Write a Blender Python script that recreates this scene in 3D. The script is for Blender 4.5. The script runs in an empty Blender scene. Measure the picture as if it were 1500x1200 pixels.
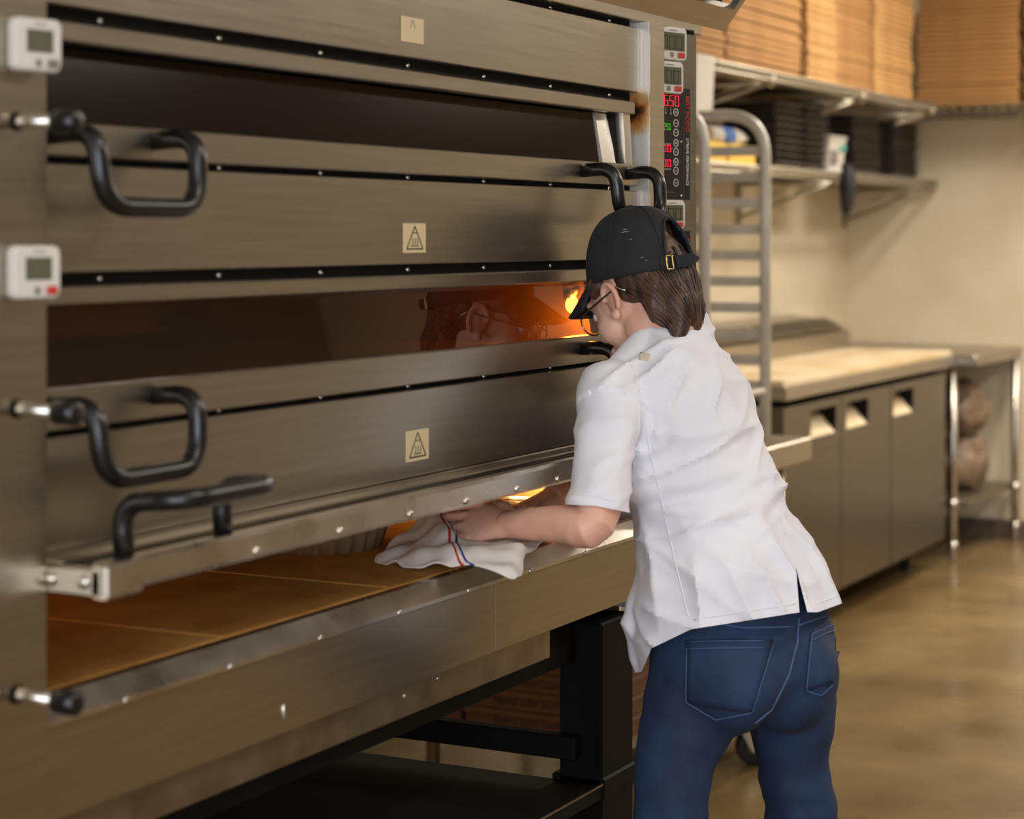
import bpy, bmesh, math, random
import numpy as np
from mathutils import Vector, Matrix, noise
from mathutils.bvhtree import BVHTree
random.seed(7)
PI = math.pi
SC = bpy.context.scene
COL = SC.collection

# ------------------------------------------------------------------ camera
TH = math.atan(0.52)                       # heading: 27.5 degrees off the oven's long axis
CS, SN = math.cos(TH), math.sin(TH)
CAM = Vector((-3.428, -1.536, 1.55))
cd = bpy.data.cameras.new('camera'); cam = bpy.data.objects.new('camera', cd); COL.objects.link(cam)
cam.location = CAM
cam.rotation_euler = (PI/2, 0, TH - PI/2)
cd.sensor_width = 36; cd.lens = 72; cd.shift_y = -255/1500; cd.clip_start = .05
cd.dof.use_dof = True; cd.dof.focus_distance = 3.55; cd.dof.aperture_fstop = 3.6
SC.camera = cam

def frm(r, w, z=0.0):
    """metres right of / ahead of the camera -> world"""
    return Vector((CAM.x + SN*r + CS*w, CAM.y - CS*r + SN*w, z))
def pt(x, y, d):
    """a point at real distance d whose direction is read off the 1500x1200 frame"""
    r = (x-750)/3000*d
    v = frm(r, d); v.z = 1.55 - (y-345)/3000*d
    return v

# ------------------------------------------------------------------ world + lights + exposure
W = bpy.data.worlds.new('world'); SC.world = W; W.use_nodes = True
W.node_tree.nodes['Background'].inputs[0].default_value = (.9, .93, 1, 1)
W.node_tree.nodes['Background'].inputs[1].default_value = .25
def area(name, loc, rot, sx, sy, power, col):
    l = bpy.data.lights.new(name, 'AREA'); l.shape = 'RECTANGLE'; l.size = sx; l.size_y = sy
    l.energy = power; l.color = col
    o = bpy.data.objects.new(name, l); COL.objects.link(o); o.location = loc; o.rotation_euler = rot
    return o
WARM = (1, .925, .83)
for (x, y, e) in ((-1.2, -2.0, 22), (1.6, -2.2, 34), (4.4, -2.0, 48), (4.6, .2, 52), (6.2, -.6, 54), (-3.4, -2.8, 16)):
    area('ceiling_lamp', (x, y, 3.16), (0, 0, 0), 1.2, .3, e, WARM)
area('window_light', (-4.93, -2.5, 1.75), (0, -PI/2, 0), 2.0, 3.6, 118, (.80, .88, 1))
SC.view_settings.view_transform = 'Standard'; SC.view_settings.look = 'None'
SC.view_settings.gamma = 1; SC.view_settings.use_curve_mapping = False
SC.view_settings.exposure = .32

# ------------------------------------------------------------------ materials
def srgb(r, g, b):
    f = lambda c: (c/255/12.92) if c/255 <= .04045 else ((c/255+.055)/1.055)**2.4
    return (f(r), f(g), f(b), 1)
def mat(name, col, rough=.5, metal=0, spec=.5, emit=None, es=0, **kw):
    m = bpy.data.materials.new(name); m.use_nodes = True
    b = m.node_tree.nodes['Principled BSDF']
    b.inputs['Base Color'].default_value = col; b.inputs['Roughness'].default_value = rough
    b.inputs['Metallic'].default_value = metal; b.inputs['Specular IOR Level'].default_value = spec
    if emit: b.inputs['Emission Color'].default_value = emit; b.inputs['Emission Strength'].default_value = es
    for k, v in kw.items(): b.inputs[k].default_value = v
    return m
def N(m, t, **kw):
    n = m.node_tree.nodes.new(t)
    for k, v in kw.items():
        if k.startswith('_'): setattr(n, k[1:], v)
        else: n.inputs[k].default_value = v
    return n
def L(m, a, b): m.node_tree.links.new(a, b)
def noisy(m, scale=(1, 1, 1), ns=8, detail=4, c1=None, c2=None, lo=.3, hi=.7, bump=0, rough=None, bscale=None, dist=.01):
    """object-space noise: colour variation, roughness range and a little relief"""
    b = m.node_tree.nodes['Principled BSDF']
    tc = N(m, 'ShaderNodeTexCoord'); mp = N(m, 'ShaderNodeMapping'); mp.inputs['Scale'].default_value = scale
    L(m, tc.outputs['Object'], mp.inputs[0])
    n = N(m, 'ShaderNodeTexNoise', Scale=ns, Detail=detail); L(m, mp.outputs[0], n.inputs['Vector'])
    if c1:
        r = N(m, 'ShaderNodeValToRGB'); r.color_ramp.elements[0].position = lo; r.color_ramp.elements[1].position = hi
        r.color_ramp.elements[0].color = c1; r.color_ramp.elements[1].color = c2
        L(m, n.outputs[0], r.inputs[0]); L(m, r.outputs[0], b.inputs['Base Color'])
    if rough:
        q = N(m, 'ShaderNodeMapRange'); q.inputs[3].default_value, q.inputs[4].default_value = rough
        L(m, n.outputs[0], q.inputs[0]); L(m, q.outputs[0], b.inputs['Roughness'])
    if bump:
        n2 = n
        if bscale:
            n2 = N(m, 'ShaderNodeTexNoise', Scale=bscale, Detail=3); L(m, mp.outputs[0], n2.inputs['Vector'])
        u = N(m, 'ShaderNodeBump', Strength=bump, Distance=dist); L(m, n2.outputs[0], u.inputs['Height']); L(m, u.outputs[0], b.inputs['Normal'])
    return m
M = {}
M['steel'] = noisy(mat('brushed_steel', srgb(176, 168, 153), .3, 1), (.8, .8, 26), 5, 4, srgb(170, 162, 147), srgb(181, 173, 159), bump=.015, rough=(.27, .34), bscale=20, dist=.002)
M['steel_bright'] = noisy(mat('bright_steel', srgb(205, 198, 186), .25, 1), (2, 2, 2), 5, 4, srgb(190, 182, 168), srgb(216, 210, 200), rough=(.2, .38))
M['steel_dark'] = noisy(mat('grey_door_steel', srgb(118, 110, 100), .3, 1), (.8, .8, 20), 5, 4, srgb(112, 104, 94), srgb(124, 116, 106), rough=(.26, .34))
M['steel_dull'] = noisy(mat('dull_steel', srgb(150, 140, 124), .42, 1), (3, 3, 3), 6, 4, srgb(135, 124, 108), srgb(165, 154, 138), rough=(.34, .5))
M['column'] = mat('stained_steel', srgb(196, 190, 180), .42, .35)  # rust stain over a pale base that paints the post's brightly lit side
def _col():
    m = M['column']; b = m.node_tree.nodes['Principled BSDF']
    tc = N(m, 'ShaderNodeTexCoord'); d = N(m, 'ShaderNodeVectorMath', _operation='DISTANCE'); d.inputs[1].default_value = (.842, -.488, 1.778)
    n = N(m, 'ShaderNodeTexNoise', Scale=60, Detail=3); L(m, tc.outputs['Object'], n.inputs['Vector']); L(m, tc.outputs['Object'], d.inputs[0])
    a = N(m, 'ShaderNodeMath', _operation='MULTIPLY_ADD'); a.inputs[1].default_value = .03; L(m, n.outputs[0], a.inputs[0]); L(m, d.outputs['Value'], a.inputs[2])
    r = N(m, 'ShaderNodeValToRGB'); e = r.color_ramp.elements
    e[0].position = .026; e[0].color = srgb(40, 20, 10); e[1].position = .064; e[1].color = srgb(206, 202, 196)
    k = e.new(.035); k.color = srgb(150, 85, 25); k = e.new(.046); k.color = srgb(195, 150, 90)
    L(m, a.outputs[0], r.inputs[0]); L(m, r.outputs[0], b.inputs['Base Color'])
_col()
M['black_gap'] = mat('flat_black', srgb(22, 18, 13), .8, spec=.15)  # flat black darkens shadow gaps and pocket walls by colour
M['black_metal'] = noisy(mat('black_painted_steel', srgb(10, 9, 8), .6, spec=.12), (1, 1, 1), 12, 3, srgb(9, 8, 7), srgb(16, 14, 12))
M['handle'] = mat('black_handle', srgb(16, 15, 15), .3, spec=.5)
M['chamber'] = mat('oven_chamber', srgb(150, 112, 70), .6)
M['stone'] = noisy(mat('deck_stone', srgb(150, 100, 50), .92, spec=.12), (1, 1, 1), 9, 6, srgb(168, 118, 54), srgb(212, 162, 92), .25, .75, bump=.06)
M['glass'] = bpy.data.materials.new('oven_glass'); M['glass'].use_nodes = True
def _glass(m, tint, rough=.02, gl=1):
    nt = m.node_tree; nt.nodes.remove(nt.nodes['Principled BSDF']); out = nt.nodes['Material Output']
    t = N(m, 'ShaderNodeBsdfTransparent'); t.inputs[0].default_value = tint
    g = N(m, 'ShaderNodeBsdfGlossy'); g.inputs['Roughness'].default_value = rough; g.inputs[0].default_value = (.9*gl, .86*gl, .8*gl, 1)
    fr = N(m, 'ShaderNodeFresnel', IOR=1.75); mx = N(m, 'ShaderNodeMixShader')
    ge = N(m, 'ShaderNodeNewGeometry'); iv = N(m, 'ShaderNodeMath', _operation='SUBTRACT'); iv.inputs[0].default_value = 1; L(m, ge.outputs['Backfacing'], iv.inputs[1])
    mu = N(m, 'ShaderNodeMath', _operation='MULTIPLY'); L(m, fr.outputs[0], mu.inputs[0]); L(m, iv.outputs[0], mu.inputs[1]); L(m, mu.outputs[0], mx.inputs[0]); L(m, t.outputs[0], mx.inputs[1]); L(m, g.outputs[0], mx.inputs[2]); L(m, mx.outputs[0], out.inputs[0])
_glass(M['glass'], srgb(226, 192, 138))
M['glass_dark'] = bpy.data.materials.new('dark_tinted_glass'); M['glass_dark'].use_nodes = True; _glass(M['glass_dark'], srgb(120, 110, 98), .12, .6)  # darker grey tint with dulled gloss
M['bulb'] = mat('lamp_bulb', (1, .5, .12, 1), .3, emit=(1, .62, .22, 1), es=14)
M['sticker'] = mat('cream_sticker', srgb(205, 185, 145), .5)
M['ink'] = mat('dark_ink', srgb(70, 58, 42), .6)
M['white_plastic'] = mat('white_plastic', srgb(206, 200, 190), .4)
M['lcd'] = mat('grey_lcd', srgb(92, 90, 72), .25)
M['lcd_dark'] = mat('lcd_digits', srgb(38, 36, 28), .5)
M['red_button'] = mat('red_button', srgb(190, 52, 42), .4)
M['panel_black'] = mat('panel_black', srgb(36, 31, 27), .45, spec=.3)
M['red_led'] = mat('red_led', (1, .02, .04, 1), .4, emit=(1, .03, .07, 1), es=.8)
M['green_led'] = mat('green_led', (.05, .5, .05, 1), .4, emit=(.08, .45, .06, 1), es=.5)
M['white_ink'] = mat('white_print', srgb(196, 190, 178), .5)
M['red_ink'] = mat('red_print', srgb(178, 58, 44), .5)
M['grey_ink'] = mat('grey_print', srgb(120, 114, 104), .5)
M['wall'] = noisy(mat('cream_wall_paint', srgb(214, 200, 172), .75), (1, 1, 1), 3, 3, srgb(208, 193, 163), srgb(219, 206, 180), bump=.03, bscale=60)
M['ceiling'] = mat('ceiling_paint', srgb(205, 196, 180), .85)
M['floor'] = noisy(mat('polished_concrete', srgb(140, 110, 66), .2, spec=.5), (1, 1, 1), 2.2, 9, srgb(100, 80, 48), srgb(146, 122, 82), .3, .72, rough=(.12, .34), bump=.02, bscale=9)
M['card'] = noisy(mat('cardboard', srgb(198, 148, 84), .8), (1, 1, 12), 6, 4, srgb(152, 108, 58), srgb(176, 130, 76), bump=.05)
M['card_pale'] = noisy(mat('pale_cardboard', srgb(212, 166, 104), .8), (1, 1, 12), 6, 4, srgb(170, 126, 70), srgb(194, 150, 92), bump=.05)
M['card_shaded'] = noisy(mat('shaded_brown_cardboard', srgb(160, 104, 54), .8), (1, 1, 6), 6, 4, srgb(84, 51, 25), srgb(102, 65, 34), bump=.05)  # brown base darkened to hold the shade under the table
M['brown_ink'] = mat('brown_print', srgb(38, 12, 8), .7)
M['zinc'] = mat('zinc_wire', srgb(178, 170, 150), .35, .9)
M['alu'] = noisy(mat('aluminium', srgb(205, 200, 188), .42, .25), (1, 1, 1), 10, 3, srgb(196, 190, 176), srgb(214, 209, 198))
M['tray'] = noisy(mat('dark_tray', srgb(52, 44, 38), .5), (1, 1, 1), 9, 3, srgb(46, 39, 34), srgb(66, 57, 50))
M['board'] = noisy(mat('dough_board', srgb(222, 202, 164), .5), (1, 4, 1), 2.5, 5, srgb(206, 178, 130), srgb(230, 214, 182))
M['rubber'] = mat('black_rubber', srgb(24, 23, 22), .7)
M['blue_label'] = mat('blue_label', srgb(60, 105, 175), .5)
M['yellow'] = mat('yellow_tub', srgb(226, 182, 72), .5)
M['bag'] = noisy(mat('brown_bag', srgb(120, 98, 78), .55), (1, 1, 1), 14, 5, srgb(92, 74, 58), srgb(150, 126, 102), bump=.6, dist=.02)
M['teal'] = mat('teal_label', srgb(90, 170, 165), .5)
M['pan_dark'] = mat('fluted_tin', srgb(156, 128, 100), .4, .25)
M['pan_gold'] = mat('warm_baking_tin', srgb(196, 150, 90), .3, 1)
M['pie'] = noisy(mat('baked_crust', srgb(206, 140, 48), .35), (1, 1, 1), 40, 5, srgb(150, 84, 20), srgb(226, 166, 66), bump=.5, dist=.01)
M['skin'] = noisy(mat('skin', srgb(222, 170, 146), .5, **{'Subsurface Weight': .12, 'Subsurface Scale': .02}), (1, 1, 1), 14, 4, srgb(210, 154, 130), srgb(230, 184, 162), bump=.08, bscale=90, dist=.004)
M['hair'] = noisy(mat('brown_hair', srgb(58, 38, 27), .5), (1, 1, .25), 55, 4, srgb(34, 21, 15), srgb(94, 64, 46), bump=.6, dist=.006)
M['cap'] = noisy(mat('black_cap_cotton', srgb(24, 26, 29), .85), (1, 1, 1), 26, 4, srgb(20, 21, 24), srgb(32, 34, 38), bump=.25, bscale=300, dist=.002)
M['flour'] = mat('flour_smudge', srgb(120, 120, 118), .9)
M['brass'] = mat('brass', srgb(190, 165, 105), .3, 1)
M['jacket'] = noisy(mat('white_chef_cotton', srgb(226, 225, 232), .85, **{'Sheen Weight': .1}), (1, 1, 1), 7, 4, srgb(216, 215, 223), srgb(231, 230, 236), bump=.12, bscale=420, dist=.001)
M['stain'] = mat('tan_stain', srgb(205, 188, 162), .85)
M['denim'] = noisy(mat('blue_denim', srgb(38, 58, 96), .8), (1, 1, .6), 11, 5, srgb(15, 29, 54), srgb(34, 59, 94), .28, .75, bump=.2, bscale=380, dist=.0015)
M['stitch'] = mat('denim_stitch', srgb(70, 92, 128), .8)
M['shoe'] = mat('black_shoe', srgb(22, 21, 20), .5)
M['towel'] = mat('striped_towel', srgb(226, 220, 214), .9)
M['eye'] = mat('eye_white', srgb(225, 220, 214), .3); M['iris'] = mat('iris', srgb(62, 44, 32), .3)
M['lip'] = mat('lips', srgb(172, 96, 86), .5)
M['lens'] = bpy.data.materials.new('clear_lens'); M['lens'].use_nodes = True; _glass(M['lens'], (.93, .93, .93, 1), .02)
M['frame'] = mat('metal_frame', srgb(150, 146, 138), .25, 1)

# ------------------------------------------------------------------ mesh helpers
class MB:
    def __init__(s): s.v = []; s.f = []; s.m = []; s.smooth = []
    def add(s, vs, fs, mi=0, sm=False):
        o = len(s.v); s.v += [Vector(v) for v in vs]
        for f in fs: s.f.append([i+o for i in f]); s.m.append(mi); s.smooth.append(sm)
        return s
    def box(s, x0, x1, y0, y1, z0, z1, mi=0, bev=0, mx=None):
        x0, x1 = sorted((x0, x1)); y0, y1 = sorted((y0, y1)); z0, z1 = sorted((z0, z1))
        if bev:
            b = min(bev, (x1-x0)*.45, (y1-y0)*.45, (z1-z0)*.45)
            vs = []; idx = {}
            for ix, X in enumerate((x0, x1)):
                for iy, Y in enumerate((y0, y1)):
                    for iz, Z in enumerate((z0, z1)):
                        sx, sy, sz = (1-2*ix)*b, (1-2*iy)*b, (1-2*iz)*b
                        for a, p in enumerate(((X, Y+sy, Z+sz), (X+sx, Y, Z+sz), (X+sx, Y+sy, Z))):
                            idx[(ix, iy, iz, a)] = len(vs); vs.append(p)
            fs = []
            for a in range(3):
                for side in (0, 1):
                    o = [(0, 0), (1, 0), (1, 1), (0, 1)]; q = []
                    for (p, r) in o:
                        k = [0, 0, 0]; k[a] = side; k[(a+1) % 3] = p; k[(a+2) % 3] = r; q.append(idx[(*k, a)])
                    fs.append(q if side else q[::-1])
            for a in range(3):
                b1, b2 = (a+1) % 3, (a+2) % 3
                for p in (0, 1):
                    for r in (0, 1):
                        k0 = [0, 0, 0]; k1 = [0, 0, 0]
                        k0[a] = 0; k1[a] = 1; k0[b1] = k1[b1] = p; k0[b2] = k1[b2] = r
                        q = [idx[(*k0, b1)], idx[(*k1, b1)], idx[(*k1, b2)], idx[(*k0, b2)]]
                        fs.append(q if (p == r) else q[::-1])
            for ix in (0, 1):
                for iy in (0, 1):
                    for iz in (0, 1):
                        q = [idx[(ix, iy, iz, 0)], idx[(ix, iy, iz, 1)], idx[(ix, iy, iz, 2)]]
                        fs.append(q if (ix+iy+iz) % 2 == 1 else q[::-1])
        else:
            vs = [(x, y, z) for x in (x0, x1) for y in (y0, y1) for z in (z0, z1)]
            fs = [(0, 1, 3, 2), (4, 6, 7, 5), (0, 4, 5, 1), (2, 3, 7, 6), (0, 2, 6, 4), (1, 5, 7, 3)]
        if mx is not None: vs = [mx @ Vector(v) for v in vs]
        return s.add(vs, fs, mi)
    def tube(s, pts, r, n=10, mi=0, cap=True, closed=False):
        pts = [Vector(p) for p in pts]; k = len(pts)
        rs = r if isinstance(r, (list, tuple)) else [r]*k
        vs = []; fs = []; up = None
        for i in range(k):
            if closed: t = (pts[(i+1) % k]-pts[i-1])
            else: t = pts[min(i+1, k-1)]-pts[max(i-1, 0)]
            t.normalize()
            if up is None:
                up = Vector((0, 0, 1)) if abs(t.z) < .9 else Vector((1, 0, 0))
            u = up - t*up.dot(t)
            if u.length < 1e-6: u = t.orthogonal()
            u.normalize(); up = u; w = t.cross(u)
            for j in range(n):
                a = 2*PI*j/n; vs.append(pts[i] + (u*math.cos(a)+w*math.sin(a))*rs[i])
        for i in range(k if closed else k-1):
            for j in range(n):
                a, b = i*n+j, i*n+(j+1) % n; c, d = ((i+1) % k)*n+(j+1) % n, ((i+1) % k)*n+j
                fs.append((a, b, c, d))
        if cap and not closed: fs += [list(range(n))[::-1], [(k-1)*n+j for j in range(n)]]
        return s.add(vs, fs, mi, True)
    def cyl(s, a, b, r, n=14, mi=0): return s.tube([a, b], r, n, mi)
    def lathe(s, prof, c, n=24, mi=0, mx=None):
        vs = []; fs = []
        for (r, z) in prof:
            for j in range(n):
                a = 2*PI*j/n; v = Vector((r*math.cos(a), r*math.sin(a), z)); v = mx @ v if mx is not None else v
                vs.append(v+Vector(c))
        for i in range(len(prof)-1):
            for j in range(n):
                fs.append((i*n+j, i*n+(j+1) % n, (i+1)*n+(j+1) % n, (i+1)*n+j))
        if prof[0][0] > 1e-5: fs.append(list(range(n))[::-1])
        if prof[-1][0] > 1e-5: fs.append([(len(prof)-1)*n+j for j in range(n)])
        return s.add(vs, fs, mi, True)
    def prism(s, poly, vec, mi=0):
        n = len(poly); v0 = [Vector(p) for p in poly]; v1 = [p+Vector(vec) for p in v0]
        fs = [list(range(n))[::-1], [n+i for i in range(n)]] + [(i, (i+1) % n, n+(i+1) % n, n+i) for i in range(n)]
        return s.add(v0+v1, fs, mi)
    def ell(s, c, r, mx=None, n=20, k=12, mi=0):
        vs = []; fs = []
        for i in range(k+1):
            ph = PI*i/k
            for j in range(n):
                a = 2*PI*j/n; v = Vector((r[0]*math.sin(ph)*math.cos(a), r[1]*math.sin(ph)*math.sin(a), r[2]*math.cos(ph)))
                if mx is not None: v = mx @ v
                vs.append(Vector(c)+v)
        for i in range(k):
            for j in range(n): fs.append((i*n+j, (i+1)*n+j, (i+1)*n+(j+1) % n, i*n+(j+1) % n))
        return s.add(vs, fs, mi, True)
    def rings(s, rs, mi=0, cap=True):
        n = len(rs[0]); vs = [v for r in rs for v in r]; fs = []
        for i in range(len(rs)-1):
            for j in range(n): fs.append((i*n+j, i*n+(j+1) % n, (i+1)*n+(j+1) % n, (i+1)*n+j))
        if cap: fs += [list(range(n))[::-1], [(len(rs)-1)*n+j for j in range(n)]]
        return s.add(vs, fs, mi, True)
    def build(s, name, mats, parent=None, smooth=None, fixn=True):
        me = bpy.data.meshes.new(name)
        org = parent_origin(parent)
        me.from_pydata([tuple(v-org) for v in s.v], [], s.f)
        if not isinstance(mats, (list, tuple)): mats = [mats]
        for m in mats: me.materials.append(m)
        me.polygons.foreach_set('material_index', s.m)
        me.polygons.foreach_set('use_smooth', s.smooth if smooth is None else [smooth]*len(s.f))
        if fixn:
            bm = bmesh.new(); bm.from_mesh(me); bmesh.ops.recalc_face_normals(bm, faces=bm.faces); bm.to_mesh(me); bm.free()
        me.update()
        o = bpy.data.objects.new(name, me); COL.objects.link(o)
        if parent is not None: o.parent = parent
        return o
def parent_origin(p):
    v = Vector((0, 0, 0))
    while p is not None: v = v + p.location; p = p.parent
    return v
def tag(o, label=None, cat=None, group=None, kind=None):
    if label: o['label'] = label
    if cat: o['category'] = cat
    if group: o['group'] = group
    if kind: o['kind'] = kind
    return o
def thing(name, loc, label, cat, group=None):
    e = bpy.data.objects.new(name, None); COL.objects.link(e); e.location = loc; e.empty_display_size = .05
    return tag(e, label, cat, group)
def copy_tree(o, parent=None):
    c = o.copy(); COL.objects.link(c)
    if parent is not None: c.parent = parent
    for ch in list(o.children): copy_tree(ch, c)
    return c
def struct(name, mb, m, parent=None):
    o = mb.build(name, m, parent); o['kind'] = 'structure'; return o
def bend(path, r, n=5):
    """round the corners of a polyline"""
    P = [Vector(p) for p in path]; out = [P[0]]
    for i in range(1, len(P)-1):
        a, b, c = P[i-1], P[i], P[i+1]
        d1 = (a-b); d2 = (c-b); q = min(r, d1.length*.49, d2.length*.49)
        p1 = b+d1.normalized()*q; p2 = b+d2.normalized()*q
        for k in range(n+1):
            t = k/n; out.append(p1*(1-t)**2 + b*2*t*(1-t) + p2*t*t)
    out.append(P[-1]); return out
def text_mesh(name, body, size, mtx, m, parent, extrude=.0006, shear=0, align='LEFT', sx=1):
    cu = bpy.data.curves.new('lettering', 'FONT'); cu.body = body; cu.size = size; cu.extrude = extrude; cu.shear = shear
    cu.align_x = align; cu.resolution_u = 3
    t = bpy.data.objects.new('lettering', cu); COL.objects.link(t)
    dg = bpy.context.evaluated_depsgraph_get(); me = bpy.data.meshes.new_from_object(t.evaluated_get(dg))
    bpy.data.objects.remove(t); bpy.data.curves.remove(cu)
    me.transform(Matrix.Diagonal((sx, 1, 1, 1))); me.transform(mtx)
    org = parent_origin(parent); me.transform(Matrix.Translation(-org))
    me.materials.clear(); me.materials.append(m)
    o = bpy.data.objects.new(name, me); COL.objects.link(o); o.parent = parent; return o
def plane_mtx(o, u, v):
    """text plane: origin, x direction, y direction"""
    u = Vector(u).normalized(); v = Vector(v).normalized(); w = u.cross(v)
    return Matrix(((u.x, v.x, w.x, o[0]), (u.y, v.y, w.y, o[1]), (u.z, v.z, w.z, o[2]), (0, 0, 0, 1)))
def fuse(mb, voxel, smooth=6, fac=.5):
    """join overlapping closed shapes into one continuous skin"""
    me = bpy.data.meshes.new('t'); me.from_pydata([tuple(v) for v in mb.v], [], mb.f)
    bm = bmesh.new(); bm.from_mesh(me); bmesh.ops.recalc_face_normals(bm, faces=bm.faces); bm.to_mesh(me); bm.free()
    o = bpy.data.objects.new('t', me); COL.objects.link(o)
    r = o.modifiers.new('r', 'REMESH'); r.mode = 'VOXEL'; r.voxel_size = voxel; r.use_smooth_shade = True
    if smooth:
        sm = o.modifiers.new('s', 'SMOOTH'); sm.iterations = smooth; sm.factor = fac
    dg = bpy.context.evaluated_depsgraph_get(); out = bpy.data.meshes.new_from_object(o.evaluated_get(dg))
    bpy.data.objects.remove(o); bpy.data.meshes.remove(me)
    return out
def link_mesh(name, me, m, parent):
    me.transform(Matrix.Translation(-parent_origin(parent)))
    me.materials.clear(); me.materials.append(m)
    me.polygons.foreach_set('use_smooth', [True]*len(me.polygons))
    o = bpy.data.objects.new(name, me); COL.objects.link(o); o.parent = parent; me.name = name; return o

# ------------------------------------------------------------------ the room
XR, YB, XL, YF, ZC = 7.02, 1.9, -5.0, -5.0, 3.2
struct('floor', MB().box(XL-.1, XR+.1, YF-.1, YB+.1, -.1, 0), M['floor'])
struct('ceiling', MB().box(XL-.1, XR+.1, YF-.1, YB+.1, ZC, ZC+.1), M['ceiling'])
struct('wall_back', MB().box(XL-.1, XR+.1, YB, YB+.1, 0, ZC), M['wall'])
struct('wall_right', MB().box(XR, XR+.1, YF, YB, 0, ZC), M['wall'])
struct('wall_left', MB().box(XL-.1, XL, YF, YB, 0, ZC), M['wall'])
struct('wall_front', MB().box(XL-.1, XR+.1, YF-.1, YF, 0, ZC), mat('grey_wall_paint', srgb(150, 143, 132), .7))
struct('baseboard_right', MB().box(XR-.012, XR, YF, YB, 0, .1), M['steel_dull'])

#@OVEN
# ------------------------------------------------------------------ the deck oven
X0, X1 = -1.66, .04                        # inner width between the two posts
oven = thing('deck_oven', (-.8, .5, 0), 'large stainless steel deck oven with three stacked baking decks and black handles', 'oven')
# cabinet shell around the chambers
b = MB()
b.box(X0, X1, 1.10, 1.14, .86, 2.0); b.box(X0, X1, .02, 1.14, 1.95, 2.0)
b.box(X0-.03, X0, .02, 1.14, .86, 2.0); b.box(X1, X1+.012, .06, 1.14, .86, 2.0)
b.build('casing', M['steel_dull'], oven)
b = MB(); b.box(-1.80, -1.654, -.035, .3, .80, 2.05, bev=.003); b.build('left_post', M['steel'], oven)
b = MB(); b.box(.041, .109, -.017, .06, .86, 1.945, bev=.0015); rp_ = b.build('right_post', M['column'], oven); MB().box(.043, .1092, -.0182, -.0165, .86, 1.944).build('post_face', M['steel'], rp_)  # front plate added to keep the front darker than the bright side
b = MB(); b.box(X0, .33, -.004, .05, 1.945, 1.99, bev=.002); b.build('top_band', M['steel'], oven)
for zf, zt in ((1.630, 1.950), (1.328, 1.512)):
    pass
PITCH = .302
PANELS = [(1.814, 1.932), (1.507, 1.632), (1.190, 1.320)]
GAPS = [(1.932, 1.946), (1.795, 1.814), (1.632, 1.642), (1.491, 1.507), (1.320, 1.329)]
for z0, z1 in PANELS:
    p = MB().box(X0, .028, 0, .018, z0, z1, bev=.0015).build('front_panel', M['steel'], oven)
    MB().box(.0285, X1, .001, .018, z0, z1).build('end_cap', M['steel_bright'], p)
for z0, z1 in GAPS:
    g = MB().box(X0, .036, .02, .035, z0-.004, z1+.004).build('shadow_gap', M['black_gap'], oven)
    q = MB()
    for k in range(7):
        x = -1.50+k*.24; q.ell((x, .018, (z0+z1)/2), (.004, .004, .004), n=8, k=6)
    q.build('bolt_row', M['steel_bright'], g)['kind'] = 'stuff'
def warning(z0, z1, x0, x1, faded=False):
    s = MB().box(x0, x1, -.0012, 0, z0, z1, bev=.0004).build('warning_label', M['sticker'], oven)
    if faded: s['label'] = 'faded plain yellowish warning label'
    cx = (x0+x1)/2; w = (x1-x0)*.36; zb = z0+.006; zt = z1-.004
    t = MB(); y = -.0016
    def bar(a, c, wd):
        a = Vector((a[0], y, a[1])); c = Vector((c[0], y, c[1])); d = (c-a).normalized(); nn = Vector((-d.z, 0, d.x))*wd
        t.prism([a-nn, c-nn, c+nn, a+nn], (0, .0006, 0))
    if faded:
        bar((cx-w*.3, zt-.012), (cx, zt), .0006); bar((cx+w*.3, zt-.012), (cx, zt), .0006)
        t.build('warning_triangle', M['grey_ink'], s); return
    bar((cx-w, zb), (cx+w, zb), .0012); bar((cx-w, zb), (cx, zt), .0012); bar((cx+w, zb), (cx, zt), .0012)
    for k in (-.3, 0, .3):                                  # wavy heat lines over a hot plate
        bar((cx+k*w, zb+.006), (cx+k*w+.002, zb+.011), .0008); bar((cx+k*w+.002, zb+.011), (cx+k*w, zb+.016), .0008)
    bar((cx-w*.45, zb+.0045), (cx+w*.45, zb+.0045), .0008); bar((cx-w*.2, zb+.024), (cx+w*.2, zb+.024), .0008)
    t.build('warning_triangle', M['ink'], s)
warning(1.836, 1.874, -.829, -.763, True); warning(1.524, 1.568, -.823, -.757); warning(1.214, 1.260, -.815, -.748)

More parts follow.
